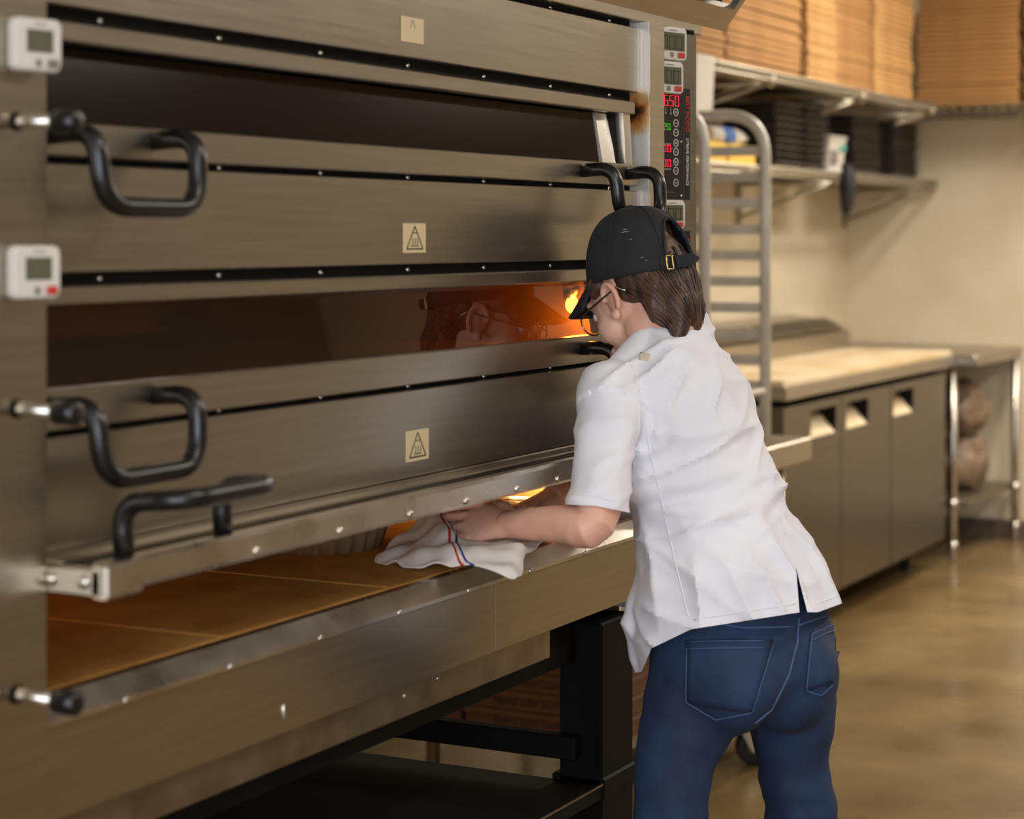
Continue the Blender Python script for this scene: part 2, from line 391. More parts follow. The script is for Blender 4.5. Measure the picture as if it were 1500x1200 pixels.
def handle(xl, zr, parent, opened=None, zz=.0):
    """black tube bent into a U that hangs out from the door rail"""
    w = .19
    P = [(xl, 0, zr), (xl, -.066, zr+.004), (xl+.006, -.072, zr-.082), (xl+w-.006, -.072, zr-.082), (xl+w, -.066, zr+.004), (xl+w, 0, zr)]
    P = bend(P, .055, 8)
    if opened: P = [opened(p) for p in P]
    return MB().tube(P, .0118, 14).build('handle', M['handle'], parent)
def deck_door(zt, zg, zb, zr0, glass, lit):
    """closed door: top strip, tilted glass, framed ends, bottom rail"""
    d = MB().box(X0, .012, -.002, .022, zg, zt, bev=.002).build('deck_door', M['steel'], oven)
    g = MB(); y0, y1 = .012, .028
    g.prism([(X0, y0, zr0-.002), (X0, y0+.005, zr0-.002), (X0, y1+.005, zg+.002), (X0, y1, zg+.002)], (abs(X0)-.105, 0, 0))
    g.build('door_glass', glass, d)
    e = MB(); e.prism([(-.105, y0-.003, zr0), (-.105, y1-.003, zg), (-.105, y1+.02, zg), (-.105, y0+.02, zr0)], (.055, 0, 0), 0)
    e.prism([(-.050, .012, zr0), (-.050, .02, zg), (-.050, .04, zg), (-.050, .04, zr0)], (.022, 0, 0), 1)
    e.prism([(-.028, -.001, zr0), (-.028, .004, zg), (-.028, .03, zg), (-.028, .03, zr0)], (.030, 0, 0), 0)
    e.build('glass_frame', [M['steel_bright'], M['black_gap']], d)
    MB().box(X0, .024, -.004, .022, zb, zr0, bev=.002).build('door_rail', M['steel'], d)
    handle(-1.61, (zb+zr0)/2+.004, d); handle(-.215, (zb+zr0)/2+.002, d)
    return d
deck_door(1.795, 1.772, 1.641, 1.680, M['glass_dark'], False)
deck_door(1.491, 1.470, 1.328, 1.375, M['glass'], True)
# chambers
def chamber(z0, z1, tiles=True):
    c = MB(); t = .01
    c.box(X0+.005, -.03, .06, 1.05, z1, z1+t); c.box(X0+.005, -.03, 1.04, 1.05, z0, z1)
    c.box(X0+.005, X0+.015, .06, 1.05, z0, z1); c.box(-.04, -.03, .05, 1.05, z0, z1)
    if tiles: c.box(X0+.005, -.03, .05, 1.05, z0-t, z0)
    return c.build('baking_chamber', M['chamber'], oven)
c1 = chamber(1.655, 1.80); c2 = chamber(1.352, 1.498); c3 = chamber(1.030, 1.185, False)
def lamp(ch, x, y, z, e):
    lb = MB().ell((x, y, z), (.012, .012, .016), n=12, k=8).build('lamp_bulb', M['bulb'], ch)
    MB().lathe([(.016, 0), (.016, .02), (.012, .024)], (x, y, z+.012), 12).build('lamp_socket', M['steel_bright'], ch)
    l = bpy.data.lights.new('oven_lamp', 'POINT'); l.energy = e; l.color = (1, .64, .24); l.shadow_soft_size = .02
    o = bpy.data.objects.new('oven_lamp', l); COL.objects.link(o); o.location = (x-.02, y-.02, z-.02)
lamp(c2, -.068, .088, 1.424, .75); lamp(c3, -.055, .20, 1.13, .8); lamp(c3, -1.50, .75, 1.15, 1.8)

# third deck: door swung out and up on its top edge
p3 = MB().box(X0, .012, -.002, .022, 1.170, 1.189, bev=.002).build('hinge_strip', M['steel'], oven)
hinge = Vector((0, .0, 1.184)); ANG = math.radians(90)
def swing(p):
    p = Vector(p); y, z = p.y-hinge.y, p.z-hinge.z; a = -ANG
    return Vector((p.x, hinge.y+y*math.cos(a)-z*math.sin(a), hinge.z+y*math.sin(a)+z*math.cos(a)))
def swing_mb(mb): mb.v = [swing(v) for v in mb.v]; return mb
HZ = 1.184
od = swing_mb(MB().box(X0+.03, .012, -.002, .014, HZ-.034, HZ-.002, bev=.002)).build('deck_door', M['steel'], oven)
od['label'] = 'lowest deck door, swung up and open'
swing_mb(MB().box(X0+.03, -.05, .001, .006, HZ-.076, HZ-.034)).build('door_glass', M['glass_dark'], od)
swing_mb(MB().box(X0+.03, .012, -.004, .022, HZ-.098, HZ-.075, bev=.003)).build('door_rail', M['steel'], od)
MB().box(X0+.060, .012, -.110, -.096, 1.156, 1.191, bev=.005).build('door_lip', M['steel_bright'], od)
handle(-1.585, HZ-.086, od, swing)
br = MB(); br.box(-1.655, -1.632, -.108, -.02, 1.155, 1.184, bev=.002); br.box(-1.655, -1.588, -.117, -.094, 1.152, 1.190, bev=.003)
br.build('hinge_bracket', M['steel_bright'], od)
for x in (-1.36, -1.17, -.99, -.83, -.67, -.53, -.40, -.27, -.14): MB().ell((x, -.1105, 1.166), (.006, .004, .006), n=10, k=6).build('bolt', M['steel_bright'], od)
for y in (-.040, -.086): MB().ell((-1.657, y, 1.170), (.004, .008, .008), n=10, k=6).build('bolt', M['steel_bright'], od)

# deck floor of stone slabs, front ledge and fascia
for i, (a, c) in enumerate(((X0+.02, -1.2535), (-1.2465, -.8335), (-.8265, -.4135), (-.4065, -.04))):
    for (y0, y1) in ((.016, .53), (.535, 1.03)):
        MB().box(a, c, y0, y1, .995, 1.030, bev=.0015).build('stone_slab', M['stone'], oven)
MB().box(X0+.02, -.04, .016, 1.04, .985, 1.025).build('slab_bed', M['sticker'], oven)
lg = MB()
lg.prism([(X0, -.004, .992), (X0, -.022, 1.000), (X0, -.022, 1.006), (X0, .002, 1.028), (X0, .014, 1.0295), (X0, .014, .985), (X0, .008, .985)], (X1-X0, 0, 0))
lg.build('deck_ledge', M['steel_bright'], oven)
q = MB()
for k in range(8): q.ell((-1.50+k*.21, -.022, 1.003), (.005, .003, .005), n=8, k=6)
q.build('bolt_row', M['steel_bright'], oven)['kind'] = 'stuff'
MB().box(-.552, -.540, .0, .01, .887, .99).build('fascia_joint', M['black_gap'], oven)
f = MB().box(X0, -.5464, -.008, .012, .887, .994, bev=.0007); f.build('lower_fascia', M['steel'], oven)
f = MB().box(-.5456, .109, -.008, .012, .887, .994, bev=.0007); f.build('lower_fascia', M['steel'], oven)
MB().box(X0, -.31, .012, .05, .832, .90, bev=.002).build('bottom_rail', M['steel_dull'], oven)
q = MB(); q.ell((-1.15, -.009, .915), (.003, .003, .012), n=8, k=6); q.ell((-.80, .011, .865), (.003, .002, .004), n=8, k=6); q.ell((-.70, .011, .872), (.003, .002, .003), n=8, k=6)
q.build('rivet', M['steel_bright'], oven)
for z in (1.673, 1.365, 1.059):
    r = MB().cyl((-1.726, -.02, z), (-1.726, -.105, z-.002), .008, 12).build('hinge_spindle', M['steel_bright'], oven)
    MB().cyl((-1.726, -.05, z-.001), (-1.726, -.056, z-.001), .0105, 12).build('collar', M['black_gap'], r)
    MB().tube([(-1.726, -.104, z-.002), (-1.726, -.108, z-.002), (-1.724, -.133, z-.003), (-1.724, -.136, z-.003)], [.010, .0135, .0135, .009], 12).build('spindle_knob', M['handle'], r)
# extractor hood above: sloped steel lip with a dark filter opening
h = MB()
sl = lambda t: (-.004-.050*t, 1.963+.066*t)
def strip(x0, x1, t0, t1, th=.012):
    (ya, za), (yb, zb) = sl(t0), sl(t1)
    h.prism([(x0, ya, za), (x0, yb, zb), (x0, yb+.008, zb+th), (x0, ya+.008, za+th)], (x1-x0, 0, 0))
strip(-1.9, .449, 0, .6); strip(.425, .449, .6, 5.5); strip(-1.9, .449, 5.5, 6.0); strip(-1.9, -1.876, .6, 5.5)
h.box(-1.9, .449, .0, 1.1, 1.992, 2.03); h.box(-1.9, .449, -.0, .03, 1.990, 2.34)
hood = h.build('hood_lip', M['steel'], oven)
h2 = MB()
for k in range(26):
    (ya, za), (yb, zb) = sl(.62), sl(5.4); x = -1.86+k*.088
    h2.prism([(x, ya+.012, za+.02), (x, yb+.012, zb+.02), (x, yb+.03, zb+.03), (x, ya+.03, za+.03)], (.03, 0, 0))
h2.build('filter_baffles', M['black_metal'], hood)
# stand
st = MB(); st.box(X0, .06, .052, .09, .79, .886); st.box(X0, .06, .95, 1.03, .80, .886); st.build('stand_rail', M['black_metal'], oven)
def leg(x0, x1, y0, y1): return MB().box(x0, x1, y0, y1, 0, .86, bev=.004).build('leg', M['black_metal'], oven)
leg(-.128, .008, .0, .085); leg(-.128, .008, .95, 1.03); leg(-1.76, -1.63, .0, .085); leg(-1.76, -1.63, .95, 1.03)
MB().box(-.158, -.128, .04, 1.0, .618, .660, bev=.003).build('side_stretcher', M['black_metal'], oven)
MB().box(-1.63, -1.60, .04, 1.0, .618, .660, bev=.003).build('side_stretcher', M['black_metal'], oven)
s = MB().box(-1.72, -.13, .0, 1.0, .548, .575, bev=.002).build('lower_shelf', M['black_metal'], oven)
MB().box(-1.72, -.13, -.003, .0, .5735, .5765).build('edge_highlight', M['steel_dull'], s)  # thin pale strip paints the highlight along the shelf's front edge
MB().box(-.128, .012, -.004, .1, .545, .585, bev=.004).build('foot_plate', M['black_metal'], oven)
# control cabinet on the right, angled towards the operator
CA = math.radians(15.5); U = Vector((math.cos(CA), -math.sin(CA), 0)); NV = Vector((-math.sin(CA), -math.cos(CA), 0)); R0 = Vector((.262, -.020, 0))
def cp(u, z, n=0): p = R0+U*u+NV*n; return Vector((p.x, p.y, z))
def cbox(mb, u0, u1, z0, z1, n0, n1, mi=0, bev=0):
    mx = Matrix(((U.x, NV.x, 0, R0.x), (U.y, NV.y, 0, R0.y), (0, 0, 1, 0), (0, 0, 0, 1)))
    return mb.box(u0, u1, n0, n1, z0, z1, mi, bev, mx)
b = MB(); b.prism([cp(-.215, .86), cp(0, .86), (.262, 1.1, .86), (.055, 1.1, .86)], (0, 0, 1.938-.86))
cab = b.build('control_cabinet', M['steel'], oven)
MB().prism([cp(-.215, 1.938, -.004), cp(-.001, 1.938, -.004), (.260, 1.0, 1.938), (.057, 1.0, 1.938)], (0, 0, .010)).build('shadow_gap', M['black_gap'], oven)
def seg(mb, ch, u, z, w, hh, t, n=.0028):
    S = {'0': 'abcdef', '1': 'bc', '2': 'abged', '3': 'abgcd', '5': 'afgcd', '6': 'afgedc', '7': 'abc'}[ch]
    m = hh/2
    R = {'a': (0, w, hh-t, hh), 'd': (0, w, 0, t), 'g': (0, w, m-t/2, m+t/2), 'b': (w-t, w, m, hh), 'c': (w-t, w, 0, m), 'f': (0, t, m, hh), 'e': (0, t, 0, m)}
    for k in S:
        a = R[k]; cbox(mb, u+a[0]+.0004, u+a[1]-.0004, z+a[2]+.0004, z+a[3]-.0004, n, n+.0008)
def control_panel(zt):
    zb = zt-.216
    p = cbox(MB(), -.150, -.046, zb, zt, 0, .0022, bev=.0008).build('control_panel', M['panel_black'], oven)
    cbox(MB(), -.042, -.021, zb+.001, zt-.001, 0, .0022, bev=.001).build('name_strip', M['panel_black'], oven)
    def digit(ch, u, z, w, hh, t, m): d = MB(); seg(d, ch, u, z, w, hh, t); d.build('digit', m, p)['kind'] = 'stuff'
    for i, chx in enumerate('650'): digit(chx, -.103+i*.0165, zt-.037, .0118, .021, .0016, M['red_led'])
    for zz in (zt-.125, zt-.153):
        for uu in (-.093, -.107): digit('0', uu, zz, .0100, .014, .0016, M['red_led'])
    for chx, uu in (('0', -.093), ('2', -.105)): digit(chx, uu, zt-.083, .009, .013, .0018, M['green_led'])
    for i, dz in enumerate((.048, .069, .087, .107, .124, .143, .160, .183)):
        c = cp(-.0665, zt-dz, .0026)
        rg = MB(); n = 18
        rg.tube([c+U*(.0068*math.cos(2*PI*k/n))+Vector((0, 0, .0068*math.sin(2*PI*k/n))) for k in range(n)], .0009, 6, closed=True)
        cbox(rg, -.0690, -.0640, c.z-.0006, c.z+.0006, .0022, .003)
        if i in (0, 3, 5): cbox(rg, -.0671, -.0659, c.z-.0025, c.z+.0025, .0022, .003)
        rg.build('push_button', M['white_ink'], p)
    q = MB()
    for dz, uu in ((.090, -.082), (.117, -.082), (.150, -.082)): cbox(q, uu, uu+.008, zt-dz-.0004, zt-dz+.0004, .0022, .0028)
    for dz in (.110, .158): cbox(q, -.108, -.082, zt-dz-.001, zt-dz+.002, .0022, .0028)
    cbox(q, -.095, -.070, zt-.2015, zt-.2005, .0022, .0028)
    for uu in (-.098, -.083):                               # little thermometer symbols
        c = cp(uu, zt-.051, .0026); q.tube([c, c+Vector((0, 0, .011))], .0012, 6); q.ell(c, (.0026, .0026, .003), n=10, k=6)
    q.build('panel_print', M['grey_ink'], p)
    q = MB()
    for dz in (.008, .104, .208):
        q.ell(cp(-.0505, zt-dz, .0022), (.0026, .0026, .003), n=10, k=6)
    q.build('screw', M['steel_bright'], p)
    dn = Vector((0, 0, -1))
    text_mesh('lettering', 'BEST MODO', .0145, plane_mtx(cp(-.036, zt-.015, .0024), dn, U), M['red_ink'], p, sx=.86)
    text_mesh('lettering', 'XTREME PERFORMANCE', .0105, plane_mtx(cp(-.0345, zt-.096, .0024), dn, U), M['white_ink'], p, sx=.80)
    return p
control_panel(1.834); control_panel(1.560); control_panel(1.258)

# ------------------------------------------------------------------ kitchen timers
def timer(o, u, wn, w, hh, label, digits=None, red=True, dark=False):
    """white timer on a face: o = lower left corner, u along it, wn outward"""
    u = Vector(u).normalized(); wn = Vector(wn).normalized(); o = Vector(o)
    t = thing('kitchen_timer', o, label, 'timer', 'kitchen timers')
    mx = Matrix(((u.x, wn.x, 0, o.x), (u.y, wn.y, 0, o.y), (0, 0, 1, o.z), (0, 0, 0, 1)))
    r = .009; poly = []
    for (cx, cz, a0) in ((w-r, r, -90), (w-r, hh-r, 0), (r, hh-r, 90), (r, r, 180)):
        for k in range(5):
            a = math.radians(a0+k*22.5); poly.append((cx+r*math.cos(a), cz+r*math.sin(a)))
    ring = lambda ins, n: [mx @ Vector((w/2+(x-w/2)*(1-ins/w*2), n, hh/2+(z-hh/2)*(1-ins/hh*2))) for x, z in poly]
    MB().rings([ring(0, 0), ring(0, .010), ring(.002, .013), ring(.005, .0135)]).build('timer_body', M['white_plastic'], t, smooth=False)
    l0, l1, z0, z1 = (w*.10, w*.90, hh*.28, hh*.82) if digits else (w*.24, w*.78, hh*.36, hh*.78)
    MB().box(l0, l1, .0128, .0145, z0, z1, mx=mx).build('timer_screen', M['lcd'], t)
    if digits:
        d = MB(); hgt = (z1-z0)*.72; n = len(digits); ww = (l1-l0)*.9/n
        for i, ch in enumerate(digits):
            S = {'0': 'abcdef', '1': 'bc', '2': 'abged', '7': 'abc', '5': 'afgcd'}[ch]; m = hgt/2; tk = .0016; a = l0+(l1-l0)*.06+i*ww; wd = ww*.78
            R = {'a': (0, wd, hgt-tk, hgt), 'd': (0, wd, 0, tk), 'g': (0, wd, m-tk/2, m+tk/2), 'b': (wd-tk, wd, m, hgt), 'c': (wd-tk, wd, 0, m), 'f': (0, tk, m, hgt), 'e': (0, tk, 0, m)}
            for k in S: e = R[k]; d.box(a+e[0], a+e[1], .0143, .0150, z0+.003+e[2], z0+.003+e[3], mx=mx)
        d.build('timer_digits', M['lcd_dark'], t)
    MB().box(w*.66, w*.90, .013, .0165, hh*.08, hh*.24, bev=.002, mx=mx).build('start_button', M['red_button'] if red else M['grey_ink'], t)
    MB().box(w*.42, w*.54, .013, .0155, hh*.09, hh*.23, bev=.002, mx=mx).build('set_button', M['grey_ink'], t)
    MB().box(w*.40, w*.66, .0132, .0138, hh*.87, hh*.90, mx=mx).build('brand_strip', M['grey_ink'], t)
    return t
timer(cp(-.137, 1.884), U, NV, .092, .064, 'white timer at top of the control column, above another timer', '700')
timer(cp(-.147, 1.820), U, NV, .092, .062, 'white timer overlapping top edge of black control panel with red readout', '200')
timer(cp(-.138, 1.562), U, NV, .088, .056, 'white timer between the two black control panels, mostly behind the cap', '200')
tu = Vector((math.cos(.20), -math.sin(.20), 0)); tn = Vector((-math.sin(.20), -math.cos(.20), 0))
timer((-1.722, -.0365, 1.728), tu, tn, .064, .058, 'white timer at top of left oven post, no red button, blurred', None, False)
timer((-1.724, -.0365, 1.481), tu, tn, .064, .058, 'white timer with red button lower on left oven post', None, True)
#@BG
# ------------------------------------------------------------------ background: prep counter
pc = thing('pizza_prep_counter', (4.9, 1.5, 0), 'long stainless three-door prep counter with pale board top behind the worker', 'counter')
YP = 1.09
b = MB(); b.box(3.80, 6.06, YP+.112, 1.86, .13, .93, bev=.004); b.build('cabinet', M['steel_dark'], pc)
DX = [(3.82, 4.487), (4.495, 5.160), (5.170, 6.02)]
HX = [(4.126, 4.431), (4.56, 4.848), (5.205, 5.503)]
for (a, c), (ha, hc) in zip(DX, HX):
    h0, h1 = .765, .872; b = MB()
    b.box(a, ha, YP, YP+.11, .13, .905); b.box(hc, c, YP, YP+.11, .13, .905); b.box(ha, hc, YP, YP+.11, .13, h0); b.box(ha, hc, YP, YP+.11, h1, .905)
    d = b.build('door', M['steel_dark'], pc)
    p = MB(); dp = .10                                   # pull pocket: pale sloped floor and black walls paint in light and shade
    p.add([(ha+.001, YP+.004, h0), (hc-.001, YP+.004, h0), (hc-.001, YP+dp, h1), (ha+.001, YP+dp, h1)], [(0, 1, 2, 3)], 0)
    p.add([(hc-.001, YP+.002, h0), (hc-.001, YP+.002, h1), (hc-.001, YP+dp, h1)], [(0, 1, 2)], 1); p.add([(ha+.001, YP+.002, h0), (ha+.001, YP+.002, h1), (ha+.001, YP+dp, h1)], [(0, 1, 2)], 1)
    p.build('door_pull', [M['board'], M['black_gap']], d, fixn=False)
b = MB(); b.box(3.76, 6.09, YP-.03, 1.86, .935, .985, bev=.004); b.build('worktop', M['steel'], pc)
MB().box(3.84, 6.02, YP+.04, YP+.10, .900, .936).build('shadow_gap', M['black_gap'], pc)
MB().box(3.78, 6.07, YP-.015, 1.60, .985, 1.010, bev=.003).build('cutting_board', M['board'], pc)
# ingredient rail with sloped lids at the back
prof = [(1.56, .985), (1.56, 1.09), (1.66, 1.145), (1.86, 1.165), (1.86, .985)]
b = MB().prism([(3.80, y, z) for y, z in prof], (2.24, 0, 0)); b.build('ingredient_rail', M['steel'], pc)
for k in range(2):
    x = 3.9+k*1.06; MB().prism([(x, 1.575, 1.104), (x, 1.655, 1.148), (x, 1.655, 1.156), (x, 1.575, 1.112)], (1.0, 0, 0)).build('rail_lid', M['steel_dull'], pc)
def caster(x, y, zt, parent, r=.055, yaw=0.0):
    c = MB(); d = Vector((math.cos(yaw), math.sin(yaw), 0)); ax = Vector((-d.y, d.x, 0)); o = Vector((x, y, r))+d*.03
    w = MB().tube([o-ax*.018, o-ax*.014, o+ax*.014, o+ax*.018], [r*.86, r, r, r*.86], 20)
    w = w.build('caster_wheel', M['rubber'], parent)
    h = MB().cyl(o-ax*.020, o+ax*.020, r*.42, 14)
    for sgn in (-1, 1):
        q = o+ax*.024*sgn; h.prism([q+Vector((0, 0, -.012))-d*.012, q+Vector((0, 0, -.012))+d*.012, Vector((x, y, zt-.012))+ax*.024*sgn+d*.02, Vector((x, y, zt-.012))+ax*.024*sgn-d*.02], ax*.003*sgn)
    mx = Matrix.Translation((x, y, 0)); h.box(-.035, .035, -.035, .035, zt-.014, zt, bev=.003, mx=mx)
    h.build('caster_fork', M['zinc'], parent)
for x in (3.95, 5.78):
    for y in (YP+.12, 1.75): caster(x, y, .131, pc, .045, .4)

# ------------------------------------------------------------------ steel tables
def steel_table(x0, x1, y0, y1, zt, th, label, shelf, legs, feet=False, shelf_y=None):
    t = thing('steel_table', ((x0+x1)/2, (y0+y1)/2, 0), label, 'table')
    MB().box(x0, x1, y0, y1, zt-th, zt, bev=.006).build('tabletop', M['steel'], t)
    if shelf: MB().box(x0+.05, x1-.05, y0+.05, y1-.05, shelf-.035, shelf, bev=.004).build('undershelf', M['steel_dull'], t)
    for (x, y) in legs:
        l = MB().cyl((x, y, .06), (x, y, zt-th+.01), .019, 14).build('leg', M['steel_bright'], t)
        MB().tube([(x, y, 0), (x, y, .012), (x, y, .07), (x, y, .10)], [.016, .016, .022, .022], 14).build('adjustable_foot', M['steel_bright'], l)
        if shelf: MB().tube([(x, y, shelf-.05), (x, y, shelf+.0)], .024, 14).build('shelf_collar', M['steel_bright'], l)
    return t
steel_table(1.22, 2.60, .555, 1.25, .930, .074, 'low steel worktable right of the oven, its corner jutting out behind the worker', .270, [(2.50, .63), (1.32, .63), (2.50, 1.17), (1.32, 1.17)])
steel_table(6.10, 7.01, .965, 1.88, .985, .05, 'steel corner table between prep counter and right wall with sacks on undershelf', .30, [(6.14, 1.085), (6.96, .99), (6.14, 1.84), (6.95, 1.84)])
# sack on the undershelf
def blob(name, c, r, m, label, cat, seed=0, amp=.25, sc=5):
    mb = MB().ell((0, 0, 0), (1, 1, 1), n=40, k=26); vs = []
    for v in mb.v:
        d = 1+amp*noise.noise(v*1.3+Vector((seed, 0, 0)))+amp*.4*noise.noise(v*sc+Vector((0, seed, 0)))
        w = Vector((v.x*r[0]*d, v.y*r[1]*d, v.z*r[2]*d)); w.z = max(w.z, -r[2]*.85); vs.append(w+Vector(c))
    mb.v = vs; o = mb.build(name, m); return tag(o, label, cat)
blob('paper_sack', (6.56, 1.16, .435), (.15, .125, .155), M['bag'], 'crumpled brown sack on the undershelf, lower of two', 'sack', 2)
blob('paper_sack', (6.56, 1.16, .70), (.17, .125, .135), M['bag'], 'bulging brown sack under steel table, upper of two', 'sack', 5)

# ------------------------------------------------------------------ pan rack
rk = thing('sheet_pan_rack', (2.9, 1.3, 0), 'tall aluminium sheet-pan rack with rounded top and empty runners', 'rack')
RY0, RY1, RZ = .925, 1.56, 1.965
for x in (2.63, 3.18):
    P = bend([(x, RY0, .14), (x, RY0, RZ), (x, RY1, RZ), (x, RY1, .14)], .15, 8)
    fr = MB().tube(P, .0195, 12).build('side_frame', M['alu'], rk)
    for k in range(17):
        z = 1.84-.0895*k
        s_ = 1 if x < 2.9 else -1
        r = MB(); r.box(x-.003, x+.003, RY0, RY1, z-.017, z+.017); r.box(x, x+s_*.035, RY0+.01, RY1-.01, z-.017, z-.013)
        r.build('runner', M['alu'], rk)
for z in (.2, 1.02):
    for y in (RY0, RY1):
        MB().cyl((2.63, y, z), (3.18, y, z), .012, 12).build('crossbar', M['alu'], rk)
for y in (RY0, RY1):
    for x in (2.63, 3.18): caster(x, y, .145, rk, .058, .6)
# low dolly under the table
dl = thing('wheeled_dolly', (2.2, .7, 0), 'low black dolly under the steel table, only its caster showing', 'dolly')
MB().box(2.02, 2.40, .58, 1.0, .128, .150, bev=.004).build('platform', M['black_metal'], dl)
for x in (2.20, 2.37):
    for y in (.625, .93): caster(x, y, .129, dl, .056, -1.0)

# ------------------------------------------------------------------ wire shelves on the walls
def wire_shelf(name, x0, x1, y0, y1, z, label, along='x'):
    s = thing(name, ((x0+x1)/2, (y0+y1)/2, z), label, 'shelf')
    fr = MB()
    for (a, c) in (((x0, y0), (x1, y0)), ((x0, y1), (x1, y1)), ((x0, y0), (x0, y1)), ((x1, y0), (x1, y1))):
        for dz in (-.004, -.034): fr.cyl((*a, z+dz), (*c, z+dz), .005, 8)
    ed = x1-x0 if along == 'x' else y1-y0
    n = int(ed/.06)
    for k in range(n):                                    # zig-zag truss in the front edge
        t0, t1 = k/n, (k+.5)/n; t2 = (k+1)/n
        if along == 'x':
            for yy in (y0, y1): fr.tube([(x0+ed*t0, yy, z-.034), (x0+ed*t1, yy, z-.004), (x0+ed*t2, yy, z-.034)], .0026, 5)
        else:
            for xx in (x0, x1): fr.tube([(xx, y0+ed*t0, z-.034), (xx, y0+ed*t1, z-.004), (xx, y0+ed*t2, z-.034)], .0026, 5)
    fr.build('shelf_frame', M['zinc'], s)
    w = MB()
    if along == 'x':
        k = int(ed/.027)
        for i in range(1, k): x = x0+ed*i/k; w.cyl((x, y0, z+.001), (x, y1, z+.001), .0022, 5)
    else:
        k = int(ed/.027)
        for i in range(1, k): y = y0+ed*i/k; w.cyl((x0, y, z+.001), (x1, y, z+.001), .0022, 5)
    w.build('shelf_wires', M['zinc'], s)['kind'] = 'stuff'
    return s
def bracket(s, x, y0, y1, z, drop=.20):
    b = MB(); b.box(x-.012, x+.012, y1-.02, y1, z-drop-.04, z-.03)
    b.cyl((x, y0+.02, z-.045), (x, y1, z-.045), .009, 8); b.cyl((x, y0+.05, z-.05), (x, y1-.01, z-drop), .008, 8)
    m = (y0+y1)/2; b.cyl((x, m, z-.045), (x, m+.08, z-.045-(drop-.05)*.38), .006, 8); b.cyl((x, y0+.12, z-.045), (x, m-.03, z-.09), .006, 8)
    b.ell((x, y0+.015, z-.03), (.02, .02, .03), n=10, k=8)
    b.build('shelf_bracket', M['zinc'], s)
US = wire_shelf('wire_shelf', 2.6, 6.47, 1.25, 1.885, 2.19, 'upper chrome wire shelf on back wall carrying stacks of flat cardboard')
for x in (3.0, 4.16, 5.30, 6.40): bracket(US, x, 1.25, 1.895, 2.19, .22)
US2 = wire_shelf('wire_shelf', 6.49, 7.0, -1.6, 1.885, 2.19, 'upper wire shelf on right wall carrying cardboard stacks', 'y')
b = MB(); b.box(6.985, 7.01, .86, .90, 1.98, 2.15); b.tube([(6.60, .88, 2.145), (6.99, .88, 2.0)], .008, 8); b.build('shelf_bracket', M['zinc'], US2)
LS = wire_shelf('wire_shelf', 3.0, 6.99, 1.40, 1.885, 1.832, 'lower wire shelf on back wall holding dark tray stacks')
for x in (3.3, 4.3, 5.42, 6.95): bracket(LS, x, 1.40, 1.895, 1.832, .20)
# stacks of flat cardboard boxes
def flat_boxes(x0, x1, y0, y1, z, n, th, label, group, m, jx=.006):
    me = None
    for k in range(n):
        if me is None:
            o = MB().box(-(x1-x0)/2, (x1-x0)/2, -(y1-y0)/2, (y1-y0)/2, 0, th*.90, bev=.003).build('flat_cardboard_box', m); me = o
        else:
            o = me.copy(); COL.objects.link(o)
        o.location = ((x0+x1)/2+random.uniform(-jx, jx), (y0+y1)/2+random.uniform(-jx, jx), z+k*th)
        o.rotation_euler[2] = random.uniform(-.008, .008)
        tag(o, label, 'cardboard box', group)
TH_ = .0255
Z0 = 2.193
flat_boxes(2.70, 3.70, 1.28, 1.86, Z0, 24, TH_, 'flat cardboard box in back-wall stack nearest the oven', 'flat boxes in stack beside the oven hood', M['card'])
flat_boxes(3.72, 4.54, 1.28, 1.86, Z0, 24, TH_, 'flat cardboard box in second back-wall stack from the oven', 'flat boxes in second back-wall stack', M['card'])
flat_boxes(4.58, 4.93, 1.26, 1.86, Z0, 22, TH_, 'paler flat cardboard box in the narrow back-wall stack', 'flat boxes in narrow back-wall stack', M['card_pale'])
flat_boxes(4.98, 5.50, 1.29, 1.86, Z0, 22, TH_, 'flat cardboard box in back-wall stack right of the narrow pale one', 'flat boxes in fourth back-wall stack', M['card'])
flat_boxes(5.52, 6.10, 1.27, 1.86, Z0, 22, TH_, 'flat cardboard box in back-wall stack nearest the corner', 'flat boxes in stack nearest the corner', M['card_pale'])
flat_boxes(6.53, 6.97, .87, 1.37, Z0, 22, TH_, 'flat cardboard box in right-wall stack nearest the corner', 'flat boxes in first right-wall stack', M['card'])
flat_boxes(6.53, 6.97, .33, .84, Z0, 22, TH_, 'flat cardboard box in stack at the frame edge on right wall', 'flat boxes in second right-wall stack', M['card'])
# dark trays on the lower shelf
def trays(x0, x1, y0, y1, z, n, th, label, group):
    first = None
    for k in range(n):
        if first is None:
            w, d = (x1-x0)/2, (y1-y0)/2; b = MB()
            R = lambda i, zz: [Vector((sx*(w-i), sy*(d-i), zz)) for sx, sy in ((-1, -1), (1, -1), (1, 1), (-1, 1))]
            b.rings([R(.03, 0), R(.012, th*.72), R(0, th*.72), R(0, th*.92), R(.016, th*.92), R(.034, .006)])
            first = o = b.build('baking_tray', M['tray'], smooth=False)
        else:
            o = first.copy(); COL.objects.link(o)
        o.location = ((x0+x1)/2+random.uniform(-.006, .006), (y0+y1)/2+random.uniform(-.004, .004), z+k*th)
        tag(o, label, 'tray', group)
ZL = 1.8355
for i, (a, c, nm) in enumerate(((4.68, 5.02, 'nearest the pan rack'), (5.06, 5.36, 'just left of white carton'), (5.72, 6.12, 'just right of white carton'), (6.34, 6.80, 'nearest the corner'))):
    trays(a, c, 1.43, 1.84, ZL, 9, .031, 'dark baking tray in lower-shelf stack '+nm, 'dark trays '+nm)
